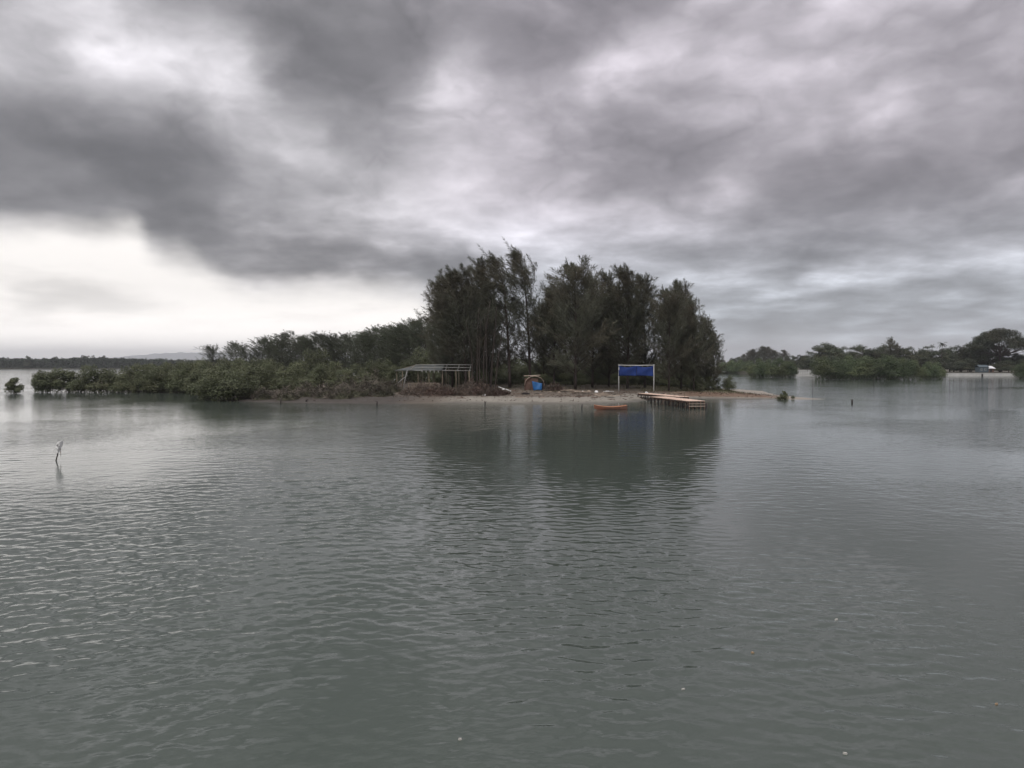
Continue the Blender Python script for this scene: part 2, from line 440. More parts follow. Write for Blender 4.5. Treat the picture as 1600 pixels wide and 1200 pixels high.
def soft_noise(x, y, seed, lams, amp=1.0):
    q = np.random.default_rng(seed); s = 0 * x
    for l in lams:
        for _ in range(3):
            a = q.uniform(0, 6.283); k = 6.283 / (l * q.uniform(.8, 1.25))
            s = s + np.sin(k * (x * math.cos(a) + y * math.sin(a)) + q.uniform(0, 6.28)) / 3
    return s * amp / len(lams)
def ground_height(x, y):
    x = np.asarray(x, float); y = np.asarray(y, float)
    d = shore_dist(x, y) + soft_noise(x, y, 5, (9, 4.5, 2.2), 0.9)
    spit = np.clip((x - 21) / 16, 0, 1); spit = spit * spit * (3 - 2 * spit)
    low = np.clip((x - 36) / 8, 0, 1)
    top = 1.5 * (1 - spit) + spit * (0.85 * (1 - low) + 0.10 * low)
    ln = 9.0 * (1 - spit) + 7.0 * spit
    z = np.where(d > 0, top * (1 - np.exp(-d / ln)), d * 0.06)
    z = z + np.clip(d / 6, 0, 1) * soft_noise(x, y, 8, (5, 2.3, 1.1), 0.10) * (1 - .8 * low)
    return z, d
def gz(x, y): return float(ground_height(np.array([x]), np.array([y]))[0][0])

def build_ground():
    xs = np.concatenate([np.arange(-128, -45, 1.3), np.arange(-45, 54, 0.5)])
    ys = np.concatenate([np.arange(93, 125, 0.4), np.arange(125, 170, 1.0), np.arange(170, 304, 2.5)])
    x, y = np.meshgrid(xs, ys, indexing='xy')
    z, d = ground_height(x, y)
    n = soft_noise(x, y, 21, (7, 3, 1.3, .8), 1.0)
    n2 = soft_noise(x, y, 22, (14, 6, 2.5), 1.0)
    def L(a, b, t): t = np.clip(t, 0, 1)[..., None]; return np.array(a) * (1 - t) + np.array(b) * t
    sand, wet = (0.25, 0.234, 0.198), (0.105, 0.098, 0.084)
    soil, litter = (0.135, 0.114, 0.09), (0.078, 0.065, 0.052)
    c = L(soil, litter, (d - 17 + 4 * n2) / 6)
    isand = np.clip((6.2 + 2.4 * n - d) / 1.5, 0, 1) * np.clip((x + 11 + 2 * n2) / 5, 0, 1)
    c = c + (L(sand, sand, n) - c) * isand[..., None]
    mud = np.clip((-9 - x + 3 * n2) / 6, 0, 1) * np.clip((9 - d) / 4, 0, 1)
    c = c + (np.array((0.070, 0.062, 0.054)) - c) * mud[..., None]
    w = np.clip((1.6 - d + .7 * n) / 1.2, 0, 1) * np.clip((x + 12) / 4, 0, 1)
    c = c + (np.array(wet) - c) * (w * .8)[..., None]
    # the spit: reddish bank, grassy crown, pale sand towards its tip
    red = np.clip((x - 22 + 2 * n2) / 5, 0, 1) * np.clip((d - 1.2 + .7 * n) / 1.2, 0, 1)
    c = c + (np.array((0.168, 0.115, 0.08)) - c) * red[..., None]
    gr = np.clip((x - 19 + 2 * n2) / 5, 0, 1) * np.clip((d - 7.0 + 1.6 * n) / 2.0, 0, 1) * np.clip((41 - x + 2 * n) / 2, 0, 1)
    c = c + (np.array((0.125, 0.115, 0.07)) - c) * (gr * .9)[..., None]
    tip = np.clip((x - 38.5 + 1.5 * n) / 2.0, 0, 1)
    c = c + (np.array((0.27, 0.245, 0.205)) - c) * tip[..., None]
    verts = np.stack([x, y, z], -1).reshape(-1, 3)
    ny, nx = x.shape
    keep = (d > -4.0)
    i, j = np.meshgrid(np.arange(ny - 1), np.arange(nx - 1), indexing='ij')
    k = keep[:-1, :-1] | keep[1:, 1:]
    a = (i * nx + j)[k]
    f = np.stack([a, a + 1, a + nx + 1, a + nx], -1)
    col = np.concatenate([c.reshape(-1, 3), np.ones((nx * ny, 1))], 1)
    me = fast_mesh('island_ground', verts, f, M['ground'], smooth=True, colors=col)
    tag(link('island_ground', me), kind='structure')
build_ground()

def slab(name, poly, z0, z1, mat, kind='structure'):
    b = MB(); n = len(poly)
    b.v = [(x, y, z0) for x, y in poly] + [(x, y, z1) for x, y in poly]
    b.f = [tuple(range(n, 2 * n))] + [(i, (i + 1) % n, n + (i + 1) % n, n + i) for i in range(n)]
    o = b.build(name, mat); return tag(o, kind=kind)
slab('shore_land', [(126, 357), (190, 346), (330, 336), (520, 330), (900, 420), (1500, 900), (1400, 2200), (200, 2400), (150, 1200), (118, 640), (104, 452), (122, 430)], -1.0, 1.5, M['land'])
slab('coast_land', [(-1900, 1010), (-1100, 990), (-560, 1010), (-330, 1060), (-120, 1180), (-200, 1900), (-1900, 1900)], -1.0, 0.6, M['land'])

# hills on the horizon
def build_hill():
    xs = np.linspace(-12000, 3300, 170); ys = np.linspace(15200, 16900, 16)
    x, y = np.meshgrid(xs, ys)
    a = (xs / 16000.0) * FPX + 800                       # where each slope stands along the horizon
    prof = np.interp(a, [-100, 20, 60, 110, 150, 200, 240, 290, 340, 420, 520, 620, 760, 900], [60, 50, 110, 150, 120, 180, 230, 262, 256, 262, 230, 170, 80, 30])
    q = np.random.default_rng(9)
    prof = prof + np.convolve(q.normal(0, 1, 170), np.ones(5) / 5, 'same') * 10
    yy = (ys - ys[0]) / (ys[-1] - ys[0])
    z = prof[None, :] * np.sin(np.pi * yy)[:, None] ** 0.8 * (1 + .05 * q.normal(0, 1, x.shape))
    z[0] = z[-1] = -1
    ny, nx = x.shape
    i, j = np.meshgrid(np.arange(ny - 1), np.arange(nx - 1), indexing='ij'); b = (i * nx + j).ravel()
    me = fast_mesh('hill', np.stack([x, y, z], -1).reshape(-1, 3), np.stack([b, b + 1, b + nx + 1, b + nx], -1), M['hill'], True)
    tag(link('hill', me), kind='structure')
build_hill()

# ------------------------------------------------------------------ foliage meshes
def blades(pos, direc, length, width, g, droop=0.0):
    """one narrow two-triangle blade per row"""
    n = len(pos)
    d = direc / np.linalg.norm(direc, axis=1, keepdims=True)
    side = np.cross(d, g.normal(0, 1, (n, 3))); side /= np.linalg.norm(side, axis=1, keepdims=True) + 1e-9
    L = length[:, None]; w = width[:, None]
    mid = pos + d * L * 0.45
    tip = pos + d * L; tip[:, 2] -= droop * length
    v = np.stack([pos, mid - side * w * .5, tip, mid + side * w * .5], 1).reshape(-1, 3)
    b = np.arange(n)[:, None] * 4
    return v, b + np.array([0, 1, 2, 3])
def leaves(pos, nrm, size, g, aspect=0.55):
    n = len(pos)
    nr = nrm + g.normal(0, .55, (n, 3)); nr /= np.linalg.norm(nr, axis=1, keepdims=True)
    u = np.cross(nr, g.normal(0, 1, (n, 3))); u /= np.linalg.norm(u, axis=1, keepdims=True) + 1e-9
    w = np.cross(nr, u); s = size[:, None]
    v = np.stack([pos - u * s * .5, pos - w * s * aspect * .5, pos + u * s * .5, pos + w * s * aspect * .5], 1).reshape(-1, 3)
    b = np.arange(n)[:, None] * 4
    return v, b + np.array([0, 1, 2, 3])

def casuarina(seed, H=20.0, reach=3.3, wind=1.0, nb=84, per=120, low=0.10, leaders=4, dense=1.0, mat='needle'):
    """feathery she-oak: returns (trunk mesh, crown mesh)"""
    g = np.random.default_rng(seed); tb = MB()
    bend = g.uniform(0.6, 1.3) * 0.055 * H * wind
    def axis(t):   # main stem, bowed to leeward near the top
        return np.array([-bend * t ** 2.2 + 0.12 * math.sin(5 * t + seed), 0.12 * math.sin(4 * t + 2 * seed), H * 0.93 * t])
    ts = np.linspace(0, 1, 12)
    tb.tube([axis(t) for t in ts], [0.21 * H / 20 * (1 - t) ** 0.8 + 0.02 for t in ts], 7)
    P_, D_, L_ = [], [], []
    def spray_along(pts, n, ln, up, spread):
        pts = np.array(pts); m = len(pts)
        t = g.uniform(0.12, 1, n) ** 0.8 * (m - 1); i = np.minimum(t.astype(int), m - 2); fr = (t - i)[:, None]
        p = pts[i] * (1 - fr) + pts[i + 1] * fr
        d = pts[i + 1] - pts[i]; d /= np.linalg.norm(d, axis=1, keepdims=True)
        p = p + g.normal(0, spread, (n, 3)) * (1.15 - t / (m - 1))[:, None]
        dd = d * 0.9 + g.normal(0, .5, (n, 3)) + np.array([-.30 * wind, 0, up])
        P_.append(p); D_.append(dd); L_.append(g.uniform(.6, 1.25, n) * ln)
    for b in range(nb):
        t = low + (0.98 - low) * ((b + g.uniform(0, 1)) / nb) ** 0.92
        o = axis(t)
        prof = (0.55 + 0.45 * min(1, (t - low) / .22)) * (1 - max(0, (t - .5) / .54)) ** 0.6
        ln = reach * (prof + .10) * g.uniform(.6, 1.2)
        a = g.uniform(0, 6.283); rise = g.uniform(.15, .75) + 0.6 * t
        d = np.array([math.cos(a), math.sin(a), rise]); d /= np.linalg.norm(d)
        pts = [o]
        for s in range(5):
            d = d + np.array([-.10 * wind * (0.4 + t), 0, .10]) + g.normal(0, .12, 3); d /= np.linalg.norm(d)
            pts.append(pts[-1] + d * ln / 4.0)
        tb.tube(pts, [0.055 * (1 - k / 6.0) * (1.3 - t) + .008 for k in range(6)], 3, False)
        spray_along(pts, int(per * dense * (.45 + .75 * prof)), 0.8, .25, 0.42)
        for q in range(3):   # side twigs
            k = int(g.integers(1, 5)); e = d + g.normal(0, .6, 3) + np.array([0, 0, .2]); e /= np.linalg.norm(e)
            tp = [pts[k], pts[k] + e * ln * .22, pts[k] + e * ln * .40 + np.array([-.1, 0, .08]) * wind]
            spray_along(tp, int(per * .30 * dense), 0.7, .2, 0.22)
    for q in range(leaders):   # wispy leaders at the crown's top
        o = axis(g.uniform(.66, .95)) + np.append(g.normal(0, .06 * H * .8, 2), 0)
        ln = H * g.uniform(.09, .17) if q else H * .13
        if q == 0: o = axis(.93)
        d = np.array([-.35 * wind * g.uniform(.3, 1.3), g.normal(0, .1), 1.0]); d /= np.linalg.norm(d)
        pts = [o + d * ln * k / 4 + np.array([-.012 * ln * wind * k * k, 0, 0]) for k in range(5)]
        tb.tube(pts, [.03, .025, .02, .012, .006], 3, False)
        spray_along(pts, int(per * .9), 0.6, .35, 0.17)
    p, d, l = np.concatenate(P_), np.concatenate(D_), np.concatenate(L_)
    keep = p[:, 2] > 0.4
    p, d, l = p[keep], d[keep], l[keep]
    v, f = blades(p, d, l, g.uniform(.032, .078, len(p)), g, 0.14)
    return tb.mesh('trunk', M['bark'], True), fast_mesh('crown', v, f, M[mat])

def bush(seed, H=5.0, RX=3.0, n=5200, lobes=16, leaf=0.27, skirt=0.08, mat='mangrove', round_=False):
    """rounded leafy bush of many lobes: returns (stem mesh, crown mesh)"""
    g = np.random.default_rng(seed)
    C, Rr = [], []
    for i in range(lobes):
        a = g.uniform(0, 6.283); rr = RX * math.sqrt(g.uniform(0, 1)) * (.80 if round_ else g.uniform(.6, 1.0))
        top = H * (1 - 0.55 * (rr / RX) ** 2.4) * g.uniform(.9 if round_ else .78, 1.0)
        lr = g.uniform(.2, .32) * H if round_ else g.uniform(.13, .30) * min(H, RX * 1.5)
        zc = skirt * H + lr * .6 + max(0, top - lr * 1.5 - skirt * H) * (g.random() ** .85 if i % 3 else .08 * g.random())
        C.append((rr * math.cos(a), rr * math.sin(a), zc)); Rr.append(lr)
    C, Rr = np.array(C), np.array(Rr)
    w = Rr ** 2 / np.sum(Rr ** 2)
    idx = g.choice(lobes, n, p=w)
    dirs = g.normal(0, 1, (n, 3)); dirs[:, 2] = np.where(g.random(n) < .72, np.abs(dirs[:, 2]), dirs[:, 2]); dirs /= np.linalg.norm(dirs, axis=1, keepdims=True)
    lump = 1 + .18 * np.sin(dirs[:, 0] * 5 + idx) * np.cos(dirs[:, 1] * 6 + idx * 2) + .12 * np.sin(dirs[:, 2] * 9 + idx * 3)
    rad = Rr[idx] * lump * (1 - .55 * g.random(n) ** 2.2) + g.exponential(.05, n)
    p = C[idx] + dirs * rad[:, None] * np.array([1.12, 1.12, .92])
    keep = p[:, 2] > skirt * H * .6 - .02 * H
    p, dirs = p[keep], dirs[keep]
    fit = H / np.percentile(p[:, 2], 99.6); p[:, 2] *= fit; C = C * np.array([1, 1, fit])
    v, f = leaves(p, dirs + np.array([0, 0, .5]), g.uniform(.6, 1.3, len(p)) * leaf, g)
    sb = MB()
    for i in range(7):
        a = g.uniform(0, 6.283); c = C[int(g.integers(lobes))]
        b0 = np.array([math.cos(a) * RX * .22, math.sin(a) * RX * .22, -.25])
        mid = (b0 + c) / 2 + np.array([0, 0, .1 * H]) + g.normal(0, .12, 3)
        sb.tube([b0, mid, c], [.07 * H / 5, .05 * H / 5, .02], 5, False)
        if i < 5:      # a fine outer twig or two that breaks the outline
            e = c + np.append(g.normal(0, .35 * RX, 2), H * .2)
            sb.tube([c, (c + e) / 2, e], [.02, .014, .006], 3, False)
    return sb.mesh('stem', M['mstem'], True), fast_mesh('crown', v, f, M[mat])

def broadleaf(seed, H=13.0, RX=5.5, n=11000, lobes=54, leaf=0.55, mat='broad', base=.04, umbrella=False):
    g = np.random.default_rng(seed)
    tb = MB()
    fork = H * (base + .12)
    tb.tube([(0, 0, -.3), (.1, 0, fork * .6), (0, .1, fork)], [H * .026, H * .02, H * .018], 7)
    C, Rr = [], []
    for i in range(lobes):
        a = g.uniform(0, 6.283); q = math.sqrt(g.uniform(0, 1)); rr = RX * q * .85
        lr = g.uniform(.15, .24) * RX if umbrella else g.uniform(.2, .34) * RX
        if umbrella: zc = H * (.97 - .30 * q * q) - lr - g.uniform(0, .16) * H * (1 - q * .3)
        else:
            topz = H * (1 - .6 * q ** 2.2) - lr; zc = g.uniform(max(H * base + lr, topz - .7 * H), topz) if topz > H * base + lr else H * base + lr
        c = np.array((rr * math.cos(a), rr * math.sin(a), zc)); C.append(c); Rr.append(lr)
        tb.tube([(0, 0, fork), (c * .55 + np.array([0, 0, fork * .42])), c], [H * .011, H * .007, .03], 4, False)
    C, Rr = np.array(C), np.array(Rr)
    idx = g.choice(lobes, n, p=Rr ** 2 / np.sum(Rr ** 2))
    dirs = g.normal(0, 1, (n, 3)); dirs[:, 2] = np.abs(dirs[:, 2]) - .4 * g.random(n); dirs /= np.linalg.norm(dirs, axis=1, keepdims=True)
    lump = 1 + .2 * np.sin(dirs[:, 0] * 5 + idx) * np.cos(dirs[:, 1] * 6 + 2 * idx)
    rad = Rr[idx] * lump * (1 - .6 * g.random(n) ** 2) + g.exponential(.12, n)
    p = C[idx] + dirs * rad[:, None] * np.array([1.15, 1.15, .55 if umbrella else .9])
    p[:, 2] *= H / np.percentile(p[:, 2], 99.6)
    v, f = leaves(p, dirs + np.array([0, 0, .5]), g.uniform(.6, 1.35, len(p)) * leaf, g)
    return tb.mesh('trunk', M['bark'], True), fast_mesh('crown', v, f, M[mat])

def place(name, meshes, parts, loc, scale, rz, label, cat, group=None):
    e = empty(name, loc, rz)
    e.scale = scale if isinstance(scale, tuple) else (scale,) * 3
    for nm, me in zip(parts, meshes): link(nm, me, e)
    return tag(e, label, cat, group)

CAS = [casuarina(101, wind=.7, reach=5.4, nb=112, leaders=10, per=115), casuarina(102, wind=.9, reach=4.9, nb=104, leaders=9, per=115), casuarina(103, wind=1.25, reach=4.0, leaders=11, nb=84, per=95),
       casuarina(104, wind=1.35, reach=3.4, leaders=11, nb=66, per=80, low=.14), casuarina(105, wind=.35, reach=5.4, nb=112, leaders=11, per=115), casuarina(106, wind=.3, reach=4.6, leaders=10, per=110, nb=96),
       casuarina(107, wind=.2, reach=4.3, low=.05, nb=98, leaders=9, per=110)]
CASY = [casuarina(201 + i, wind=.8, reach=6.4, leaders=10, nb=84, per=90, low=.02, mat='needle2') for i in range(4)]
TP = ('trunk', 'crown')
_o = 'first second third fourth fifth sixth seventh eighth ninth tenth eleventh twelfth thirteenth fourteenth fifteenth sixteenth seventeenth eighteenth nineteenth twentieth'.split()
ORD = _o + ['twenty-' + q for q in _o[:9]] + ['thirtieth'] + ['thirty-' + q for q in _o[:9]]
# the grove: px, depth, py of the top, mesh, width, label
GROVE = [
    (706, 121, 430, 0, .92, 'broad dark casuarina at the left end of the tall grove'),
    (727, 117, 420, 1, 1.05, 'brownish casuarina just behind the thick cluster of stems beside the pavilion'),
    (765, 124, 404, 2, 1.00, 'wind-bent casuarina with a thin top, left of the two tallest'),
    (797, 119, 392, 3, 1.10, 'tall wispy casuarina with several plumes leaning left'),
    (829, 122, 384, 3, 0.95, 'tallest casuarina of the grove with an open see-through crown'),
    (866, 126, 448, 5, 0.95, 'shorter casuarina filling the dip in the middle of the grove'),
    (900, 117, 412, 4, 1.10, 'broad casuarina with a rounded top right of the dip, behind the plank heap'),
    (926, 125, 432, 5, 1.00, 'casuarina on the right flank of the round-topped one'),
    (951, 128, 427, 6, 0.85, 'narrow pointed casuarina between the two broad ones'),
    (981, 122, 417, 5, 1.00, 'tall casuarina rising right above the blue banner'),
    (1007, 126, 431, 6, 1.00, 'casuarina with a square shoulder behind the right post of the banner'),
    (1046, 119, 452, 4, 0.95, 'dense casuarina right of the gap beside the banner'),
    (1064, 125, 440, 6, 0.90, 'casuarina with a thin spike top near the right end of the grove'),
    (1084, 121, 470, 0, 0.85, 'dense rounded casuarina near the right end of the grove'),
    (1103, 127, 497, 6, 1.00, 'low casuarina sloping down at the right end of the grove'),
    (1115, 131, 517, 5, 0.95, 'smallest sparse casuarina at the right tip of the grove, above the channel'),
    (692, 130, 470, 1, 0.80, 'low casuarina sloping down at the left edge of the tall grove'),
]
for i, (px, Y, top, k, w, lab) in enumerate(GROVE):
    x = X(px, Y); z = gz(x, Y) - .05; s = (Z(top, Y) - z) / 20.0
    place('casuarina_tree', CAS[k], TP, (x, Y, z), (s * w, s * w, s), R(random.uniform(-18, 18)), lab, 'tree', 'casuarinas of the tall grove')
for i, (px, Y, top) in enumerate([(722, 138, 455), (745, 143, 445), (884, 139, 455), (915, 145, 460),
                                  (966, 142, 450), (1055, 142, 470), (708, 133, 452), (768, 137, 460), (850, 137, 478), (940, 138, 462), (1000, 140, 465), (1080, 137, 492)]):
    x = X(px, Y); z = gz(x, Y) - .05; s = (Z(top, Y) - z) / 20.0
    place('casuarina_tree', CAS[(i * 3 + 1) % 7], TP, (x, Y, z), (s * 1.05, s * 1.05, s), R(random.uniform(-25, 25)),
          'casuarina in the shaded second rank behind the tall grove', 'tree', 'casuarinas of the second rank')
# bare stems clustered beside the pavilion
for i, (px, Y, top, r, ln) in enumerate([(738, 113, 500, .10, -.3), (744, 113.5, 480, .13, .2), (749, 112.6, 500, .09, .1), (756, 114, 470, .15, .3), (762, 113, 490, .11, -.2),
                                         (768, 114.5, 480, .14, .25), (774, 113.4, 500, .10, .5)]):
    x = X(px, Y); z = gz(x, Y) - .1; b = MB(); h = Z(top, Y) - z
    q = [(ln * t * t * 3 + .12 * math.sin(4 * t + i), .1 * math.sin(3 * t + i), h * t) for t in np.linspace(0, 1, 8)]
    b.tube(q, [r * (1 - .7 * t) for t in np.linspace(0, 1, 8)], 7)
    g = np.random.default_rng(900 + i)
    for k in range(9):
        t = g.uniform(.18, .95); o = np.array([np.interp(t, np.linspace(0, 1, 8), [c[j] for c in q]) for j in range(3)])
        a = g.uniform(0, 6.28); e = np.array([math.cos(a), math.sin(a), g.uniform(.1, .9)]) * g.uniform(.5, 1.3)
        b.tube([o, o + e * .5, o + e + np.array([0, 0, .2])], [.03, .02, .008], 3, False)
    o = b.build('tree_stem', M['bark'], None, (x, Y, z), True)
    tag(o, ORD[i] + ' thin dark stem from the left in the tight cluster right of the pavilion', 'tree', 'stems clustered beside the pavilion')

# receding row of younger casuarinas to the left
ROW = [(335, 240, 541), (371, 236, 535), (386, 230, 541), (412, 226, 533), (424, 222, 527), (443, 218, 531), (457, 214, 520), (473, 210, 527), (488, 206, 528), (508, 203, 521),
       (524, 200, 524), (541, 197, 524), (556, 194, 527), (572, 190, 522), (588, 186, 517), (601, 182, 513), (614, 178, 516), (628, 174, 512), (643, 170, 507), (656, 166, 504), (668, 160, 500),
       (432, 236, 538), (482, 222, 533), (530, 212, 531), (578, 202, 527), (620, 190, 521), (655, 180, 515)]
NAMED = {0: 'lone young casuarina at the left end of the receding row', 6: 'young casuarina standing out highest in the left half of the receding row'}
for i, (px, Y, top) in enumerate(ROW):
    x = X(px, Y); z = gz(x, Y) - .05; s = (Z(top, Y) - z) / 20.0
    place('casuarina_tree', CASY[i % 4], TP, (x, Y, z), (s * random.uniform(1.5, 1.9),) * 2 + (s,), R(random.uniform(-30, 30)),
          NAMED.get(i, ORD[i] + ' young casuarina from the left in the receding row' if i < 21 else ORD[i - 21] + ' from left of the young casuarinas half hidden behind the receding row'), 'tree', 'young casuarinas in the receding row')

# ------------------------------------------------------------------ mangroves on the near shore
BUSH = [bush(301, 5, 3.0, lobes=20, n=6500, skirt=0), bush(302, 5, 3.3, lobes=26, n=7500, skirt=0), bush(303, 5, 2.7, lobes=18, n=6000, skirt=0), bush(304, 5, 3.5, lobes=28, n=8000, skirt=0), bush(305, 5, 3.0, lobes=16, n=6000, skirt=0)]
SMALL = [bush(311, 5, 2.6, n=4200, lobes=13, leaf=.40, skirt=.05), bush(312, 5, 3.0, n=5200, lobes=16, leaf=.38, skirt=.05)]
BP = ('stem', 'crown')
MANG = [  # px, depth, py of top, mesh (s = sparse), width, own label
    (22, 131.5, 590, 's0', 1.05, 'small lone mangrove standing in open water at the left edge'),
    (66, 139, 581, 's1', .80, 'small mangrove hugging the left side of the first one on visible stems'), (76, 138, 576, 's1', 1.05, 'mangrove on visible stems at the left end of the mangrove line'),
    (104, 138.5, 579, 's0', 1.25, 'short mangrove second in the mangrove line from the left end'),
    (126, 139, 581, 2, 1.25, None), (148, 137.5, 571, 4, 1.1, 'taller dark mangrove near the left end of the mangrove line'), (175, 139, 576, 1, 1.15, None), (188, 136, 582, 3, .95, None), (205, 138, 573, 0, 1.1, None), (221, 136, 580, 4, .9, None), (247, 136, 578, 1, .95, None), (277, 134, 576, 0, .95, None), (308, 127, 577, 2, 1.0, None),
    (232, 138, 572, 3, .85, None), (262, 139, 571, 2, .95, None), (290, 137, 568, 1, .9, None), (318, 130, 567, 4, .95, None),
    (354, 106, 575, 3, 1.30, 'low spreading mangrove jutting out into the water in front of the thicket'), (380, 106, 586, 1, 1.2, 'low mangrove beside the muddy bank in front of the thicket'),
    (336, 118, 568, 0, 1.05, None), (326, 110, 586, 2, 1.1, 'low mangrove at the waterline just left of the jutting one'), (395, 115, 571, 2, 1.1, None), (300, 150, 563, 3, .9, None), (255, 156, 566, 1, .95, None), (215, 160, 568, 2, .95, None),
    (345, 146, 561, 4, .9, None), (385, 140, 565, 0, .9, None), (420, 127, 564, 3, .95, None), (427, 151, 561, 1, .85, None), (455, 121, 567, 4, 1.0, None),
    (466, 141, 563, 2, .9, None), (492, 166, 545, 3, .8, 'large pale green crown rising above the mangrove thicket'), (500, 124, 568, 0, 1.0, None), (521, 141, 565, 1, .9, None), (541, 122, 576, 2, 1.0, None),
    (561, 136, 568, 4, .9, None), (586, 131, 562, 3, .8, 'pale rounded mangrove standing up left of the pavilion'), (602, 142, 561, 0, .8, None), (616, 131, 571, 2, .85, None), (640, 143, 557, 1, .8, None),
    (666, 152, 542, 3, .8, 'large rounded crown behind the pavilion roof'), (692, 143, 558, 0, .85, None), (577, 119, 583, 4, 1.0, None), (440, 116, 588, 1, 1.0, None), (480, 113, 590, 2, 1.0, None), (520, 114, 591, 0, 1.0, None),
    (280, 165, 565, 0, 1.0, None), (320, 170, 561, 2, .9, None), (240, 175, 568, 4, 1.0, None), (365, 165, 560, 1, .9, None), (405, 165, 560, 3, .9, None),
]
rank = {'waterline': sorted(q[0] for q in MANG if not q[5] and q[1] < 126), 'middle': sorted(q[0] for q in MANG if not q[5] and 126 <= q[1] < 144.5), 'rear': sorted(q[0] for q in MANG if not q[5] and q[1] >= 144.5)}
for px, Y, top, k, w, lab in MANG:
    if not lab:
        rk = 'waterline' if Y < 126 else 'middle' if Y < 144.5 else 'rear'
        lab = ORD[rank[rk].index(px)] + ' green mangrove from the left in the %s rank of the thicket' % rk
    x = X(px, Y); z = max(gz(x, Y), 0) - .05; s = (Z(top, Y) - z) / 5.0
    me = SMALL[int(k[1])] if isinstance(k, str) else BUSH[k]
    sw = s * w if s > .5 else s * w * 1.3
    place('mangrove_bush', me, BP, (x, Y, z), (sw, sw, s), R(random.uniform(0, 360)), lab, 'mangrove', 'mangroves along the left shore')
# undergrowth that closes the view beneath the grove
for i, (px, Y, h) in enumerate([(700, 150, 4.0), (735, 155, 4.5), (775, 150, 4.2), (810, 156, 5), (840, 150, 4.6), (870, 158, 5), (900, 152, 4.4), (930, 156, 5), (960, 150, 4.4), (990, 155, 4.6), (1025, 150, 4.8), (1050, 146, 4.2), (1075, 148, 4.4),
                                (720, 165, 5), (760, 168, 5.5), (800, 165, 5.5), (850, 170, 6), (890, 168, 5.5), (945, 165, 5.5), (1010, 162, 5.5), (1040, 160, 5.0)] + [(690 + 15.5 * k, 140 + 5 * math.sin(k * 2.3), 2.6 + .7 * math.sin(k * 1.7)) for k in range(27)]):
    x = X(px, Y); z = gz(x, Y) - .05
    place('shrub', BUSH[i % 5], BP, (x, Y, z), (max(h, 3.4) / 4.2, max(h, 3.4) / 4.2, h / 5), R(random.uniform(0, 360)), 'dark shrub in the shaded undergrowth beneath the tall grove', 'shrub', 'undergrowth beneath the grove')
for px, Y, top, k, w, lab in [(1138, 128, 587, 0, .75, 'small round green bush alone on the bank right of the grove'), (1105, 126, 586, 2, 1.0, 'leafy bush at the foot of the right end of the grove'),
                              (1090, 122, 590, 1, 1.0, 'low leafy bush under the right end of the grove, left of another'), (1120, 132, 590, 4, .8, 'small bush between the grove and the lone round bush')]:
    x = X(px, Y); z = gz(x, Y) - .05; s = (Z(top, Y) - z) / 5.0
    place('shrub', BUSH[k], BP, (x, Y, z), (s * w, s * w, s), R(random.uniform(0, 360)), lab, 'bush', 'bushes on the bank')

# ------------------------------------------------------------------ far shore on the right
FB = [bush(401 + i, 8, 8.5, n=20000, lobes=46, leaf=.46, skirt=.0, round_=True, mat='mangrove_far') for i in range(3)]
for px, Y, top, k, sx, sy, lab in [
    (1193, 296, 561, 0, .75, .7, 'dark mangrove islet across the channel, left half'), (1224, 298, 560, 1, .78, .7, 'dark mangrove islet across the channel, right half'),
    (1298, 262, 559, 2, .85, .75, 'left lobe of the long mangrove islet across the channel'), (1338, 260, 557, 0, .9, .8, 'middle lobe of the long mangrove islet across the channel'),
    (1375, 258, 556, 1, .95, .8, 'tallest lobe of the long mangrove islet across the channel'), (1408, 259, 560, 2, .72, .7, 'right end lobe of the long mangrove islet across the channel'),
    (1456, 268, 566, 0, .66, .6, 'separate round mangrove between the long islet and the sea wall'), (1606, 270, 566, 1, .55, .6, 'mangrove cut by the right edge in front of the sea wall'),
    (1140, 425, 564, 2, 1.0, .9, 'distant mangrove at the mouth of the channel, right of the houseboat'), (1163, 415, 563, 0, .9, .8, 'distant mangrove between the channel mouth and the dark islet')]:
    H = Z(top, Y) + .15
    place('mangrove_bush', FB[k], BP, (X(px, Y), Y, -.15), (sx, sy, H / 8), R(px * 37 % 360), lab, 'mangrove', 'mangroves across the channel')
BL = [broadleaf(501 + i) for i in range(4)]
FARL = [(1128, 640, 562), (1143, 650, 560), (1156, 655, 558), (1168, 640, 556), (1240, 560, 556), (1250, 540, 555), (1232, 600, 556),
        (1262, 392, 550), (1280, 380, 541), (1294, 385, 537), (1312, 372, 543), (1330, 378, 543), (1345, 385, 540), (1362, 376, 546), (1375, 385, 541), (1388, 378, 540),
        (1404, 372, 545), (1420, 380, 543), (1437, 385, 546), (1452, 378, 541), (1468, 372, 546), (1484, 380, 543), (1500, 376, 541), (1515, 384, 538), (1532, 372, 545),
        (1350, 358, 556), (1440, 358, 558), (1490, 362, 556), (1512, 366, 560), (1565, 372, 546), (1590, 366, 552), (1612, 372, 540), (1268, 364, 562), (1300, 366, 556), (1395, 362, 555), (1465, 360, 560), (1580, 362, 562), (1502, 354, 565), (1518, 356, 563), (1562, 352, 565), (1576, 354, 563), (1598, 352, 562), (1622, 360, 555), (1640, 365, 548)]
near_x, far_x = sorted(q[0] for q in FARL if q[1] < 500), sorted(q[0] for q in FARL if q[1] >= 500)
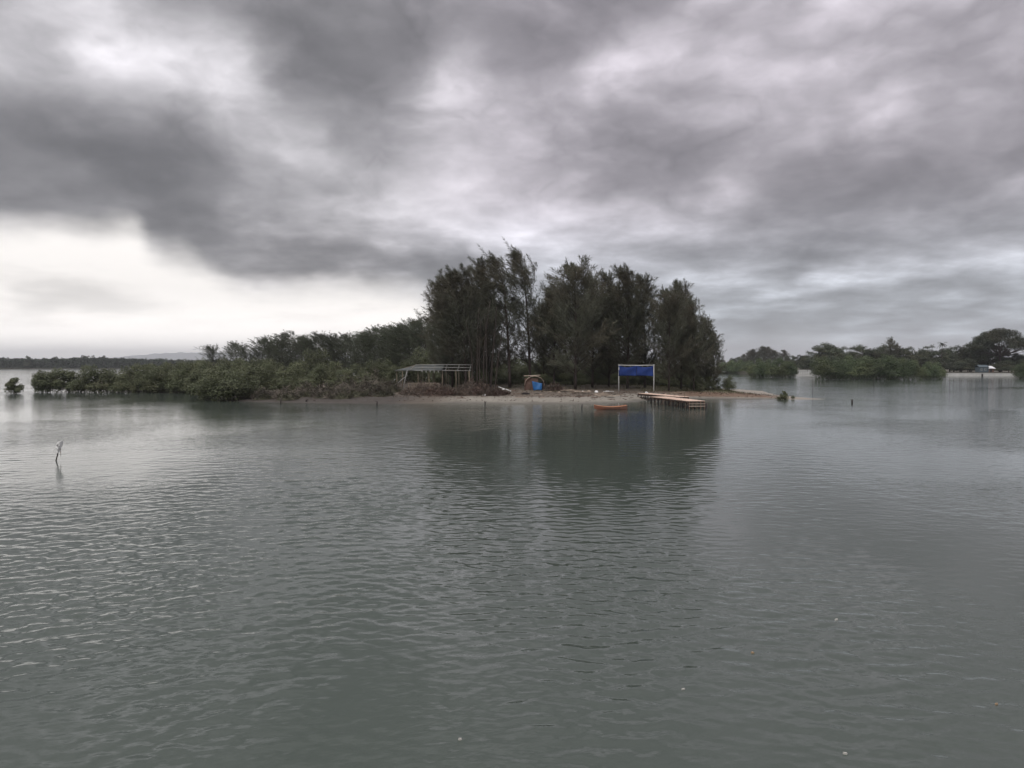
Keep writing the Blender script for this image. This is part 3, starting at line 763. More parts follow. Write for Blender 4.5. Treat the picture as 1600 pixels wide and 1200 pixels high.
for i, (px, Y, top) in enumerate(FARL):
    s = (Z(top, Y) - 1.4) / 13.0
    w = random.uniform(.95, 1.25) * max(.75, s) / s
    place('broadleaf_tree', BL[i % 4], TP, (X(px, Y), Y, 1.4), (s * w, s * w, s), R(i * 77 % 360),
          ORD[near_x.index(px)] + ' broadleaf tree from the left in the tree line across the channel' if Y < 500 else ORD[far_x.index(px)] + ' hazy round tree from the left on the distant bank', 'tree', 'trees across the channel' if Y < 500 else 'trees on the distant bank')
for i, (px, Y, top) in enumerate([(1179, 620, 546), (1185, 622, 548), (1192, 618, 542), (1198, 622, 542), (1208, 620, 547), (1216, 624, 548), (1226, 620, 547), (1172, 630, 551), (1160, 640, 553)]):
    s = (Z(top, Y) - 1.4) / 20
    place('casuarina_tree', CAS[(i * 2) % 7], TP, (X(px, Y), Y, 1.4), (s * 1.5, s * 1.5, s), R(i * 60), ORD[sorted((1179, 1185, 1192, 1198, 1208, 1216, 1226, 1172, 1160)).index(px)] + ' slim pointed tree from the left on the skyline of the distant bank', 'tree', 'pointed trees on the distant bank')
e1 = casuarina(211, wind=.1, reach=4.5, leaders=3, nb=80, per=80, low=.1)
for px, Y, top, w, lab in [(1391, 368, 528, 1.2, 'dark pointed tree standing above the tree line across the channel'), (1400, 370, 537, 1.3, 'shorter dark tree right beside the pointed one above the tree line')]:
    s = (Z(top, Y) - 1.4) / 20
    place('conifer_tree', e1, TP, (X(px, Y), Y, 1.4), (s * w, s * w, s), 0, lab, 'tree')
RT = broadleaf(551, H=21, RX=14, n=20000, lobes=70, leaf=.62, base=.25, umbrella=True)
RT2 = broadleaf(552, H=15, RX=8, n=11000, lobes=44, leaf=.6, base=.1)
place('spreading_tree', RT, TP, (X(1562, 362), 362, 1.4), (1.0, .9, (Z(514, 362) - 1.4) / 21), 0, 'huge spreading tree with tiered crown above the house at the right', 'tree')
place('broadleaf_tree', RT2, TP, (X(1534, 366), 366, 1.4), (.72, .7, (Z(521, 366) - 1.4) / 15), 1.0, 'dark upright tree against the left side of the huge spreading tree', 'tree', 'trees across the channel')
place('broadleaf_tree', RT2, TP, (X(1592, 362), 358, 1.4), (.8, .7, (Z(556, 358) - 1.4) / 15), 2.0, 'low dark tree under the huge spreading tree at the right edge', 'tree', 'trees across the channel')
def palm(px, Y, top, lab):
    x = X(px, Y); e = empty('palm_tree', (x, Y, 1.4)); h = Z(top, Y) - 1.4 - 1.4
    b = MB(); b.tube([(0, 0, 0), (.3, 0, h * .5), (.5, 0, h)], [.2, .16, .13], 6); b.build('trunk', M['bark'], e, None, True)
    g = np.random.default_rng(int(px)); fr = MB()
    for k in range(16):
        a = g.uniform(0, 6.28); up = g.uniform(-.2, 1.1); d = np.array([math.cos(a), math.sin(a), 0]); prev = np.array([.5, 0, h]); ln = g.uniform(2.0, 2.8)
        for s in range(4):
            nx = prev + (d * .9 + np.array([0, 0, up - s * .45])) * ln / 4; wv = np.cross(d, [0, 0, 1]) * (.38 - .07 * s)
            dn = np.array([0, 0, -.16]); fr.quad(prev - wv + dn, prev, nx, nx - wv * .8 + dn); fr.quad(prev, prev + wv + dn, nx + wv * .8 + dn, nx); prev = nx
    fr.build('crown', M['broad'], e); tag(e, lab, 'palm')
palm(1470, 365, 534, 'small palm poking above the tree line left of the huge spreading tree')
palm(1346, 372, 540, 'small palm poking above the tree line over the long mangrove islet')

# sea wall, balustrade, house
def sea_wall():
    x0, y0, x1, y1 = X(1478, 338), 338.0, X(1680, 331), 331.0
    e = empty('sea_wall', (x0, y0, 0)); d = Vector((x1 - x0, y1 - y0, 0)); n = 14; a = math.atan2(d.y, d.x)
    w = MB(); w.box((d.length / 2, 0, .45), (d.length, .5, 1.5)); o = w.build('wall', M['concrete'], e); o.rotation_euler = (0, 0, a)
    c = MB(); c.box((d.length / 2, 0, 1.28), (d.length + .2, .7, .16)); o = c.build('coping', M['concrete'], e); o.rotation_euler = (0, 0, a)
    for i in range(n):
        p = d * ((i + .5) / n); b = MB(); b.box((0, -.33, .45), (.35, .22, 1.5), a); b.build('pier', M['concrete'], e, p)
    b = MB(); b.tube([(0, 0, -.6), (0, 0, 1.0)], .35, 10); b.build('drain_pipe', M['wood_dark'], e, Vector((X(1534, 336) - x0, -2.4, 0)))
    tag(e, 'long pale concrete sea wall below the huge spreading tree', 'wall')
sea_wall()
def balustrade():
    Y = 352; x0, x1 = X(1240, Y), X(1284, Y); e = empty('balustrade', ((x0 + x1) / 2, Y, 0)); w = x1 - x0
    b = MB(); b.box((0, 0, .1), (w, .5, 1.0)); b.build('plinth', M['concrete'], e)
    b = MB(); b.box((0, 0, 2.5), (w, .35, .2)); b.build('top_rail', M['white_paint'], e)
    n = 16
    for i in range(n):
        b = MB(); b.box((0, 0, 1.5), (.22, .22, 1.8)); b.build('post', M['white_paint'], e, ((i - (n - 1) / 2) * w / n, 0, 0))
    b = MB(); b.box((0, .3, 1.4), (w, .1, 1.2)); b.build('panel', M['concrete'], e)
    tag(e, 'white balustrade wall in the gap between two mangrove islets', 'fence')
balustrade()
def house():
    Y = 346; x = X(1541, Y); e = empty('house', (x, Y, 1.45)); e.scale = (.8, .8, .78)
    b = MB(); b.box((-1.6, 1.5, 1.6), (5.2, 4.2, 3.3)); b.build('wall', M['wall_blue'], e)
    b = MB(); b.box((2.7, 1.7, 1.2), (3.2, 3.8, 2.4)); b.build('annex_wall', M['wood_brown'], e)
    b = MB()
    b.quad((-4.5, -.9, 3.2), (1.2, -.9, 3.2), (1.2, 1.5, 4.5), (-4.5, 1.5, 4.5)); b.quad((1.2, 3.9, 3.2), (-4.5, 3.9, 3.2), (-4.5, 1.5, 4.5), (1.2, 1.5, 4.5))
    o = b.build('roof', M['wall_blue'], e); s = o.modifiers.new('t', 'SOLIDIFY'); s.thickness = .12
    b = MB(); b.quad((.7, -1.1, 2.45), (4.8, -1.0, 2.4), (4.6, 2.6, 3.9), (.9, 2.6, 3.9))
    o = b.build('annex_roof', M['roof_metal'], e); s = o.modifiers.new('t', 'SOLIDIFY'); s.thickness = .1
    o['label'] = 'bright bare metal roof'
    for q in (-3.0, -.9):
        b = MB(); b.box((q, -.63, 1.8), (.9, .06, 1.1)); f = b.build('window', M['white_paint'], e)
        b = MB(); b.box((q, -.68, 1.8), (.7, .04, .9)); b.build('pane', M['glass'], f)
    b = MB(); b.box((2.5, -.24, 1.0), (1.1, .06, 2.0)); b.build('door', M['dark_panel'], e)
    tag(e, 'small blue-grey house with a bright metal lean-to roof behind the sea wall', 'house')
house()
def houseboat():
    Y = 428; x = X(1129, Y); e = empty('houseboat', (x, Y, 0), R(6))
    b = MB(); n = 9; L0 = 6.2; secs = []
    for i in range(n):
        t = i / (n - 1) * 2 - 1; w = .95 * (1 - abs(t) ** 3) + .12; zt = .75 + .35 * t * t
        secs.append([(t * L0 / 2, -w, zt), (t * L0 / 2, -w * .6, -.2), (t * L0 / 2, w * .6, -.2), (t * L0 / 2, w, zt)])
    for i in range(n - 1):
        for k in range(3): b.quad(secs[i][k], secs[i + 1][k], secs[i + 1][k + 1], secs[i][k + 1])
        b.quad(secs[i][3], secs[i + 1][3], secs[i + 1][0], secs[i][0])
    b.build('hull', M['wood_dark'], e)
    b = MB(); b.box((.2, 0, 2.15), (4.6, 2.1, .22)); b.build('canopy', M['white_paint'], e)
    for q in (-2, -.7, .7, 2.2):
        for sy in (-.85, .85):
            b = MB(); b.box((q, sy, 1.4), (.12, .12, 1.4)); b.build('post', M['white_paint'], e)
    b = MB(); b.box((.9, 0, 1.15), (1.6, 1.5, .9)); b.build('cabin', M['white_paint'], e)
    tag(e, 'small dark boat with a white canopy moored at the channel mouth', 'boat')
houseboat()

# far-off wood on the left coast: one mass
def forest():
    g = np.random.default_rng(77); n = 52000
    x = g.uniform(-1750, -150, n); y0 = np.interp(x, [-1900, -1100, -560, -330, -120], [1012, 992, 1012, 1062, 1182])
    y = y0 + 3 + g.exponential(9, n)
    top = 13.0 + soft_noise(x, 0 * x, 31, (160, 70, 30, 14), 3.0) + soft_noise(x, y, 32, (18, 9), 2.2)
    top = np.where(x > -520, top * np.interp(x, [-520, -380, -200], [1, .72, .5]), top)
    z = .3 + (top) * g.random(n) ** .55
    d = g.normal(0, 1, (n, 3)); d[:, 2] = np.abs(d[:, 2]); d[:, 1] -= .5
    v, f = leaves(np.stack([x, y, z], 1), d, g.uniform(1.6, 3.2, n), g, .8)
    cx = np.arange(-1760, -140, 4.0); cy = np.interp(cx, [-1900, -1100, -560, -330, -120], [1012, 992, 1012, 1062, 1182]) + 9   # the dense inside of the wood
    ct = (11.5 + soft_noise(cx, 0 * cx, 31, (160, 70, 30, 14), 3.0)) * np.interp(cx, [-520, -380, -200], [1, .72, .5])
    m = len(cx); core = np.concatenate([np.stack([cx, cy, 0 * cx], 1), np.stack([cx, cy + 6, ct], 1), np.stack([cx, cy + 60, ct], 1)])
    q = np.arange(m - 1); cf = np.concatenate([np.stack([q, q + 1, m + q + 1, m + q], 1), np.stack([m + q, m + q + 1, 2 * m + q + 1, 2 * m + q], 1)])
    f = np.concatenate([f, cf + len(v)]); v = np.concatenate([v, core])
    tag(link('forest', fast_mesh('forest', v, f, M['forest'])), 'low dark wood along the distant coast under the pale hills', 'woodland', kind='stuff')
forest()
for i, (px, Y, top) in enumerate([(44, 1015, 557), (131, 1030, 556), (137, 1035, 557), (145, 1030, 556.5), (163, 1035, 556.5), (88, 1030, 558), (252, 1060, 561), (268, 1070, 562)]):
    s = Z(top, Y) / 13
    place('broadleaf_tree', BL[i % 4], TP, (X(px, Y), Y, .5), (s * .8, s * .8, s), i, 'tree standing above the low wood along the distant coast', 'tree', 'trees standing above the distant wood')

# ------------------------------------------------------------------ banner on two posts
def banner():
    Y = 117.5; xl, xr = X(967, Y), X(1021.5, Y); g = min(gz(xl, Y), gz(xr, Y)); zt = Z(570.5, Y); e = empty('banner_sign', ((xl + xr) / 2, Y, g)); w = xr - xl; h = zt - g
    for s in (-1, 1):
        b = MB(); b.tube([(s * w / 2, 0, -.4), (s * w / 2 + .02 * s, 0, h * .5), (s * w / 2, 0, h + .12)], [.075, .07, .06], 8); b.build('post', M['white_paint'], e, None, True)
    b = MB(); b.tube([(-w / 2 - .12, -.02, h), (0, -.02, h - .05), (w / 2 + .12, -.02, h)], .055, 8); b.build('top_rail', M['white_paint'], e, None, True)
    zb = Z(587.5, Y) - g
    for i, (a, c) in enumerate(((-w / 2 - .05, -.03), (.03, w / 2 - .08))):
        nx, nz = 13, 8; v = []; f = []
        for r in range(nz + 1):
            for q in range(nx + 1):
                u, t = q / nx, r / nz; xx = a + (c - a) * u
                sag = .24 * math.sin(math.pi * u) * (1 - t)
                v.append((xx, -.08 + .09 * math.sin(u * 11 + i) * t + .05 * math.sin(6 * t + 5 * u), h - .10 - sag - (h - .10 - zb - .05 * math.sin(3 * u + i)) * t * (1 - sag * .2)))
        f = [(r * (nx + 1) + q, r * (nx + 1) + q + 1, (r + 1) * (nx + 1) + q + 1, (r + 1) * (nx + 1) + q) for r in range(nz) for q in range(nx)]
        o = link('banner_cloth', fast_mesh('banner_cloth', v, f, M['tarp_blue'], True), e); s = o.modifiers.new('t', 'SOLIDIFY'); s.thickness = .012
        t = MB()
        for q in range(4):
            xx = a + (c - a) * (q + .1) / 3.2; t.tube([(xx, -.05, h - .02), (xx + .04, -.05, h - .12 - .16 * math.sin(math.pi * min(1, (q + .1) / 3.2)))], .018, 4)
        t.build('tie_cord', M['white_paint'], o)
    tag(e, 'plain blue two-panel banner hung between two white posts on the beach', 'banner')
banner()

# ------------------------------------------------------------------ pavilion
def pavilion():
    Y0 = 112.0; x0, x1, xr = X(617, Y0), X(687, Y0), X(735, Y0); g = gz((x0 + xr) / 2, Y0 + 2) - .1
    e = empty('pavilion', (x0, Y0, g)); w = x1 - x0; w2 = xr - x0
    ze, zr = Z(578.5, Y0) - g, Z(570.5, Y0 + 3) - g; D = 6.0
    # grey sheet roof over the left part, shorter along its ridge
    for sgn, nm in ((0, 'roof_sheet'), (1, 'roof_sheet')):
        nx, ny = 14, 4; v = []
        for r in range(ny + 1):
            for q in range(nx + 1):
                u, t = q / nx, r / ny
                l = 0.0 + 2.9 * t; xx = -.2 + l + (w + .6 - l) * u
                yy = -.4 + (3.4) * t if not sgn else D + .4 - 3.4 * t
                zz = ze + (zr - ze) * t + .05 * math.sin(u * 22) * (1 - t) - .10 * math.sin(math.pi * t) + .04 * math.sin(u * 9 + 3 * t)
                v.append((xx, yy, zz))
        f = [(r * (nx + 1) + q, r * (nx + 1) + q + 1, (r + 1) * (nx + 1) + q + 1, (r + 1) * (nx + 1) + q) for r in range(ny) for q in range(nx)]
        o = link(nm, fast_mesh(nm, v, f, M['tarp_grey'], True), e); s = o.modifiers.new('t', 'SOLIDIFY'); s.thickness = .03
    for q in range(5):   # torn strips hanging from the eave
        b = MB(); xx = w * (.60 + .09 * q); b.quad((xx, -.43, ze), (xx + .18, -.43, ze), (xx + .12, -.45, ze - random.uniform(.2, .45)), (xx + .03, -.45, ze - .2)); b.build('torn_strip', M['bamboo_grey'], e)
    # long rails of the roof, bare on the right
    for yy, zz, m in ((-.3, ze - .06, 'bamboo_grey'), (1.3, ze + (zr - ze) * .5, 'bamboo_grey'), (3.0, zr + .04, 'bamboo_grey'), (4.7, ze + (zr - ze) * .5, 'bamboo_grey'), (D + .3, ze - .06, 'bamboo')):
        b = MB(); b.tube([(0 if zz < ze else 2.6, yy, zz - .02), (w2 * .55, yy, zz + .03), (w2 + .1, yy, zz)], .05, 6); b.build('roof_rail', M[m], e, None, True)
    for q in range(7):
        xx = .3 + (w2 - .4) * q / 6
        for sg in (0, 1):
            b = MB(); b.tube([(xx if q else .1, -.3 if not sg else D + .3, ze - .1), (max(xx, 2.6), 3.0, zr - .02)], .035, 5); b.build('rafter', M['bamboo_grey' if q > 3 else 'bamboo'], e, None, True)
    for xx in (.25, 3.4, 5.0, 7.0, 9.0, w2 - .2):
        for yy in (0.0, D):
            b = MB(); b.tube([(xx, yy, -.4), (xx + .04, yy, ze * .5), (xx, yy, ze - .06)], [.07, .065, .055], 6); b.build('post', M['bamboo'], e, None, True)
    # leaning props at the left end
    for p, q, m, r in (((1.95, -.9, zr - .75), (1.25, -1.3, -.1), 'bamboo_grey', .06), ((.1, -.3, ze * .58), (-1.9, -.6, -.2), 'bamboo_grey', .055), ((1.5, -.2, ze * .68), (-1.3, -.9, -.3), 'bamboo_grey', .06)):
        b = MB(); b.tube([p, tuple((np.array(p) + np.array(q)) / 2 + np.array([0, 0, .03])), q], r, 6); b.build('leaning_pole', M[m], e, None, True)
    # low slatted front
    for i in range(6):
        b = MB(); b.box((4.2, -.05, .18 + i * .17), (4.6 - .5 * (i % 3), .04, .07)); b.build('slat', M['bamboo'], e)
    for i in range(9):
        b = MB(); b.box((2.0 + i * .55, 0.0, .55), (.06, .05, 1.15)); b.build('picket', M['bamboo'], e)
    b = MB(); b.box((4.2, .3, 1.18), (4.7, .7, .06)); b.build('bench_top', M['wood_pale'], e)
    for i in range(5):
        b = MB(); b.box((3.0 + i * 1.1, D - .1, 1.2), (.09, .06, 2.3)); b.build('back_stud', M['bamboo'], e)
    tag(e, 'half-finished bamboo pavilion with a grey sheet roof and bare rails on the beach', 'pavilion')
pavilion()

# ------------------------------------------------------------------ little hut with a blue tarpaulin
def hut():
    Y = 112.5; x = X(834, Y); g = gz(x, Y) - .05; e = empty('hut', (x, Y, g))
    b = MB(); b.tube([(-1.5, -.5, 2.18), (0, -.5, 2.22), (.95, -.5, 2.3)], .06, 6); b.build('ridge_pole', M['wood_pale'], e, None, True)
    nx = 8; v = []; arcs = []
    for r in range(3):
        yy = -.45 + r * 1.2
        for q in range(nx + 1):
            a = math.pi * (1 - q / nx); v.append((1.45 * math.cos(a) + .1, yy, .75 + 1.4 * math.sin(a) ** .8))
    f = [(r * 9 + q, r * 9 + q + 1, (r + 1) * 9 + q + 1, (r + 1) * 9 + q) for r in range(2) for q in range(8)]
    o = link('roof_mat', fast_mesh('roof_mat', v, f, M['thatch'], True), e); s = o.modifiers.new('t', 'SOLIDIFY'); s.thickness = .06
    for yy in (-.52,):
        b = MB(); b.tube([(1.45 * math.cos(math.pi * (1 - q / 8)) + .1, yy, .75 + 1.4 * math.sin(math.pi * (1 - q / 8)) ** .8) for q in range(9)], .05, 5); b.build('rafter', M['wood_pale'], e, None, True)
    b = MB(); b.box((-.35, -.30, .9), (2.0, .08, 1.9)); b.build('wall', M['thatch'], e)
    for xx in (-1.35, -.55, .35, 1.5):
        b = MB(); b.tube([(xx, -.4, -.2), (xx, -.4, 1.2)], .055, 6); b.build('post', M['wood_brown'], e, None, True)
    g2 = np.random.default_rng(5); v = []
    for r in range(7):
        for q in range(9):
            u, t = q / 8, r / 6
            v.append((-.05 + 1.25 * u - .25 * (1 - t) * (1 - u), -.55 - .10 * math.sin(u * 8 + t * 3) - .25 * t, 1.42 - .35 * u * (1 - t) - 1.36 * t + .05 * g2.normal() * (r > 0)))
    f = [(r * 9 + q, r * 9 + q + 1, (r + 1) * 9 + q + 1, (r + 1) * 9 + q) for r in range(6) for q in range(8)]
    o = link('tarpaulin', fast_mesh('tarpaulin', v, f, M['tarp_hut'], True), e); s = o.modifiers.new('t', 'SOLIDIFY'); s.thickness = .015
    o['label'] = 'crumpled blue tarpaulin hung over the front'
    b = MB(); b.box((1.35, -.2, .8), (.7, .05, 1.1)); b.build('doorway_shade', M['dark_panel'], e)  # dark panel standing in for the shade inside the hut's opening
    tag(e, 'small brown hut with a rounded roof and a blue tarpaulin over its front', 'hut')
hut()

# ------------------------------------------------------------------ jetty
def jetty():
    e = empty('jetty', (20.0, 97.0, 0)); zd = .90
    o0 = Vector((20.0, 97.0, 0))
    def deck(p0, p1, width, zt, m):
        p0, p1 = Vector(p0) - o0.xy, Vector(p1) - o0.xy; d = p1 - p0; L = d.length; a = math.atan2(d.y, d.x); nrm = Vector((-d.y, d.x)).normalized()
        n = int(L / .30); pb = MB(); pb.box((0, 0, 0), (.285, width, .045)); me = pb.mesh('deck_plank', m)
        for i in range(n):
            c = p0 + d * ((i + .5) / n); o = link('deck_plank', me, e, (c.x, c.y, zt + random.uniform(-.012, .012))); o.rotation_euler = (random.uniform(-.01, .01), 0, a + random.uniform(-.02, .02)); o.scale = (1, random.uniform(.96, 1.05), 1)
        for s in (-1, 1):
            q0 = p0 + nrm * s * width * .42; q1 = p1 + nrm * s * width * .42
            b = MB(); b.bar((q0.x, q0.y, zt - .12), (q1.x, q1.y, zt - .12), .08, .16); b.build('beam', M['wood_brown'], e)
        k = max(5, int(L / 1.15)); lb = MB(); lb.tube([(0, 0, -.9), (0.01, 0, .3), (0, 0, zt - .05)], [.085, .08, .075], 7); lm = lb.mesh('leg', M['wood_dark'], True)
        for i in range(k + 1):
            for s in (-1, 1):
                c = p0 + d * (i / k) * .985 + nrm * s * width * .44; o = link('leg', lm, e, (c.x + random.uniform(-.06, .06), c.y, 0)); o.rotation_euler = (random.uniform(-.06, .06), random.uniform(-.07, .07), 0)
            if i % 2 == 0:
                c0 = p0 + d * (i / k) - nrm * width * .44; c1 = p0 + d * (i / k) + nrm * width * .44
                b = MB(); b.bar((c0.x, c0.y, zt - .30), (c1.x, c1.y, zt - .30), .07, .09); b.build('cross_beam', M['wood_brown'], e)
            if i % 2 and i < k:
                c0 = p0 + d * (i / k) - nrm * width * .47 ; c1 = p0 + d * ((i + 1) / k) - nrm * width * .47
                b = MB(); b.bar((c0.x, c0.y, .05), (c1.x, c1.y, zt - .2), .05, .06); b.build('brace', M['wood_brown'], e)
        return p0, p1, d, nrm
    deck((18.9, 109.5), (22.0, 97.2), 1.7, zd, M['wood_new'])
    p0, p1, d, nrm = deck((18.9, 98.2), (21.0, 86.2), 2.05, zd - .02, M['wood_new'])
    for zz in (.30, .58):   # rails across the seaward end
        c0, c1 = p1 - nrm * .98 + d.normalized() * .10, p1 + nrm * .98 + d.normalized() * .10
        b = MB(); b.bar((c0.x, c0.y, zz), (c1.x, c1.y, zz), .06, .09); b.build('end_rail', M['wood_pale'], e)
    for i in range(5):
        c = p1 + d.normalized() * .03 + nrm * (-.9 + .45 * i); b = MB(); b.box((c.x, c.y, .38), (.09, .09, .95)); b.build('end_stud', M['wood_brown'], e)
    # mooring post just off the end and a light handrail on the inner section
    b = MB(); b.tube([(2.15, -10.4, -.9), (2.2, -10.4, .62)], .12, 8); b.build('mooring_post', M['wood_dark'], e, None, True)
    for p, q in (((1.15, 2.0, zd), (1.15, 2.0, 1.55)), ((1.95, -.6, zd), (1.95, -.6, 1.6)), ((.4, 3.6, 1.2), (1.95, -.6, 1.58))):
        b = MB(); b.tube([p, q], .03, 5); b.build('hand_rail', M['bamboo'], e)
    tag(e, 'low wooden jetty of pale new planks on dark legs beside the beach', 'jetty')
jetty()

# ------------------------------------------------------------------ rowing boat
def rowboat():
    Y = 84.5; e = empty('rowing_boat', (X(954, Y), Y, 0), R(3)); Lh = 1.84; n = 15
    def sec(t, inset=0.0):
        w = (.60 * (1 - abs(t) ** 2.6 * (.93 if t < 0 else .52))) - inset
        sheer = .31 + .17 * t * t + (.05 * max(0, -t))
        bot = -.12 + .28 * max(0, -t) ** 4
        w = max(w, .03)
        return [(t * Lh, -w, sheer), (t * Lh, -w * .88, (sheer + bot) * .5), (t * Lh, -w * .55, bot + inset), (t * Lh, w * .55, bot + inset), (t * Lh, w * .88, (sheer + bot) * .5), (t * Lh, w, sheer)]
    def skin(inset, flip, a=1.0):
        b = MB(); S_ = [sec((i / (n - 1) * 2 - 1) * a, inset) for i in range(n)]
        for i in range(n - 1):
            for k in range(5):
                q = [S_[i][k], S_[i + 1][k], S_[i + 1][k + 1], S_[i][k + 1]]; b.quad(*(q[::-1] if flip else q))
        b.quad(*S_[0]); b.quad(*S_[-1]); return b
    skin(0, False).build('hull', M['orange'], e, None, True)
    skin(.045, True, .975).build('inner_hull', M['boat_in'], e, None, True)
    for s in (0, 5):
        b = MB(); b.tube([tuple(np.array(sec(i / 14 * 2 - 1)[s]) + np.array([0, 0, .012])) for i in range(15)], .03, 6); b.build('gunwale', M['boat_in'], e, None, True)
    for t in (-.45, .1, .6):
        w = sec(t)[5][1]; b = MB(); b.box((t * Lh, 0, .23), (.2, 2 * w - .06, .035)); b.build('thwart', M['wood_pale'], e)
    tag(e, 'small orange wooden rowing boat floating left of the jetty', 'boat')
rowboat()

# ------------------------------------------------------------------ loose timber and litter on the beach
PL = [MB().box((0, 0, 0), (l, .19, .05)).mesh('plank', M['wood_pale']) for l in (3.2, 2.6, 4.0, 2.0)]
gp = np.random.default_rng(44)
for i in range(26):
    px = gp.uniform(884, 950); Y = np.interp(px, [884, 950], [111, 105.5]) + gp.normal(0, 1.3)
    x = X(px, Y); z = gz(x, Y) + .06 + .045 * (i % 6)
    o = link('plank', PL[i % 4], None, (x, Y, z)); o.rotation_euler = (gp.normal(0, .08), gp.normal(0.02, .05), R(-48) + gp.normal(0, .35))
    tag(o, 'weathered plank in the loose heap on the beach left of the blue banner', 'plank', 'planks in the heap on the beach')
def loose(name, b, m, px, Y, rz, lab, cat, dz=.05, group=None, tilt=0.0):
    x = X(px, Y); o = b.build(name, m, None, (x, Y, gz(x, Y) + dz)); o.rotation_euler = (0, tilt, rz); return tag(o, lab, cat, group)
loose('board', MB().box((0, 0, 0), (2.1, .28, .05)).box((.3, 0, .045), (.25, .26, .04)), M['white_paint'], 789, 109.5, R(-28), 'white board propped on the ground left of the hut', 'board', .42, tilt=R(16))
loose('board', MB().box((0, 0, 0), (.6, .24, .06)).box((.1, .02, .05), (.2, .2, .05)), M['white_paint'], 775, 108.5, R(10), 'short white scrap beside the propped white board', 'board', .1)
loose('board', MB().box((0, 0, 0), (1.3, .2, .05)).box((.2, 0, .05), (.6, .15, .05)), M['wood_pale'], 856, 108.8, R(4), 'pale board lying just right of the hut', 'board', .08)
loose('board', MB().box((0, 0, 0), (1.4, .16, .05)).box((.6, 0, .05), (.2, .14, .06)), M['wood_pale'], 839, 104, R(3), 'thin pale board lying on sand in front of the hut', 'board', .06)
loose('board', MB().box((0, 0, 0), (1.6, .3, .05)).box((-.2, 0, .06), (.5, .25, .07)), M['white_paint'], 951, 112.5, R(-8), 'whitish board lying behind the plank heap near the banner', 'board', .2)
b = MB(); b.tube([(-.55, 0, .1), (-.1, .05, .16), (.3, 0, .15), (.6, .1, .08)], [.10, .14, .13, .06], 7); b.tube([(0, 0, .15), (.1, -.1, .42)], [.05, .02], 5)
loose('driftwood', b, M['wood_dark'], 821, 104.8, R(5), 'dark driftwood log on the sand in front of the hut', 'log', .02)
gl = np.random.default_rng(61)
for i, (px, Y) in enumerate([(874, 107), (932, 112.5), (911, 111.5), (920, 112), (787, 113), (757, 104), (942, 110.5), (866, 113), (1010, 115), (1040, 114)]):
    s = gl.uniform(.16, .3); b = MB(); k = 8; v = []
    ring = [(s * gl.uniform(.7, 1.2) * math.cos(6.283 * q / k), s * gl.uniform(.5, 1) * math.sin(6.283 * q / k)) for q in range(k)]
    for zz, f in ((0, 1), (s * .5, .85), (s * .95, .3)):
        v += [(x * f + gl.normal(0, .02), y * f, zz + gl.normal(0, .02)) for x, y in ring]
    b.v = v; b.f = [(r * k + q, r * k + (q + 1) % k, (r + 1) * k + (q + 1) % k, (r + 1) * k + q) for r in range(2) for q in range(k)] + [tuple(2 * k + q for q in range(k))]
    loose('litter', b, M['plastic'] if i % 3 else M['wood_pale'], px, Y, 0, 'small pale scrap of litter on the beach', 'litter', -.01, 'scraps of litter on the beach')

gs = np.random.default_rng(91)
for i in range(30):      # driftwood along the beach
    px = gs.uniform(700, 1060); Y = gs.uniform(100.5, 112); x = X(px, Y)
    if gz(x, Y) < .12: continue
    ln = gs.uniform(.5, 1.6); b = MB(); bx = gs.normal(0, .08)
    b.tube([(-ln / 2, 0, .03), (0, bx, .07), (ln * .3, bx * .4, .06), (ln / 2, -bx, .04)], [.035, .05, .04, .02], 5)
    if i % 3 == 0: b.tube([(0, bx, .07), (.2, bx + .2, .25)], [.025, .01], 4)
    loose('driftwood', b, M[('wood_brown', 'wood_pale', 'wood_dark')[i % 3]], px, Y, gs.uniform(-.6, .6), 'driftwood stick washed up on the beach', 'driftwood', 0, 'driftwood sticks on the beach')
def twig_pile(name, px, Y, w, dpt, h, m, lab, cat, n=900, seed=1, group=None):
    g = np.random.default_rng(seed); x0 = X(px, Y); z0 = gz(x0, Y)
    a = g.uniform(0, 6.283, n); r = np.sqrt(g.random(n)); lump = 1 + .3 * np.sin(a * 3 + seed) + .2 * np.sin(a * 5 + 2 * seed)
    x, y = w / 2 * r * np.cos(a), dpt / 2 * r * np.sin(a)
    z = h * (1 - r ** 2) * lump * g.random(n) ** .5
    d = g.normal(0, 1, (n, 3)); d[:, 2] = .15 + np.abs(d[:, 2]) * .8
    v, f = blades(np.stack([x, y, z], 1), d, g.uniform(.35, .95, n), g.uniform(.04, .13, n), g)
    k = 20; core = []; cf = []
    for q in range(5):
        rr = q / 4
        for j in range(k):
            aa = 6.283 * j / k; l2 = 1 + .3 * math.sin(aa * 3 + seed) + .2 * math.sin(aa * 5 + 2 * seed)
            core.append((w / 2 * rr * .95 * math.cos(aa), dpt / 2 * rr * .95 * math.sin(aa), h * .72 * (1 - rr ** 2) * (1 + (l2 - 1) * rr) - .12))
    for q in range(4):
        for j in range(k): cf.append((q * k + j, (q + 1) * k + j, (q + 1) * k + (j + 1) % k, q * k + (j + 1) % k))
    nv = len(v); v = np.concatenate([v, np.array(core)]); f = np.concatenate([f, np.array(cf) + nv])
    o = link(name, fast_mesh(name, v, f, M[m])); o.location = (x0, Y, z0 - .03); return tag(o, lab, cat, group)
twig_pile('brush_pile', 668, 106, 8.0, 4, 1.25, 'dry', 'long heap of dead brushwood in front of the pavilion', 'brush', 2200, 1)
twig_pile('brush_pile', 740, 106, 5.6, 4, 1.75, 'dry', 'rounded reddish heap of dead brushwood between pavilion and hut', 'brush', 1800, 2)
twig_pile('brush_pile', 772, 105, 4.4, 3, .7, 'dry', 'low brown heap of brushwood right of the rounded reddish heap', 'brush', 1000, 3)
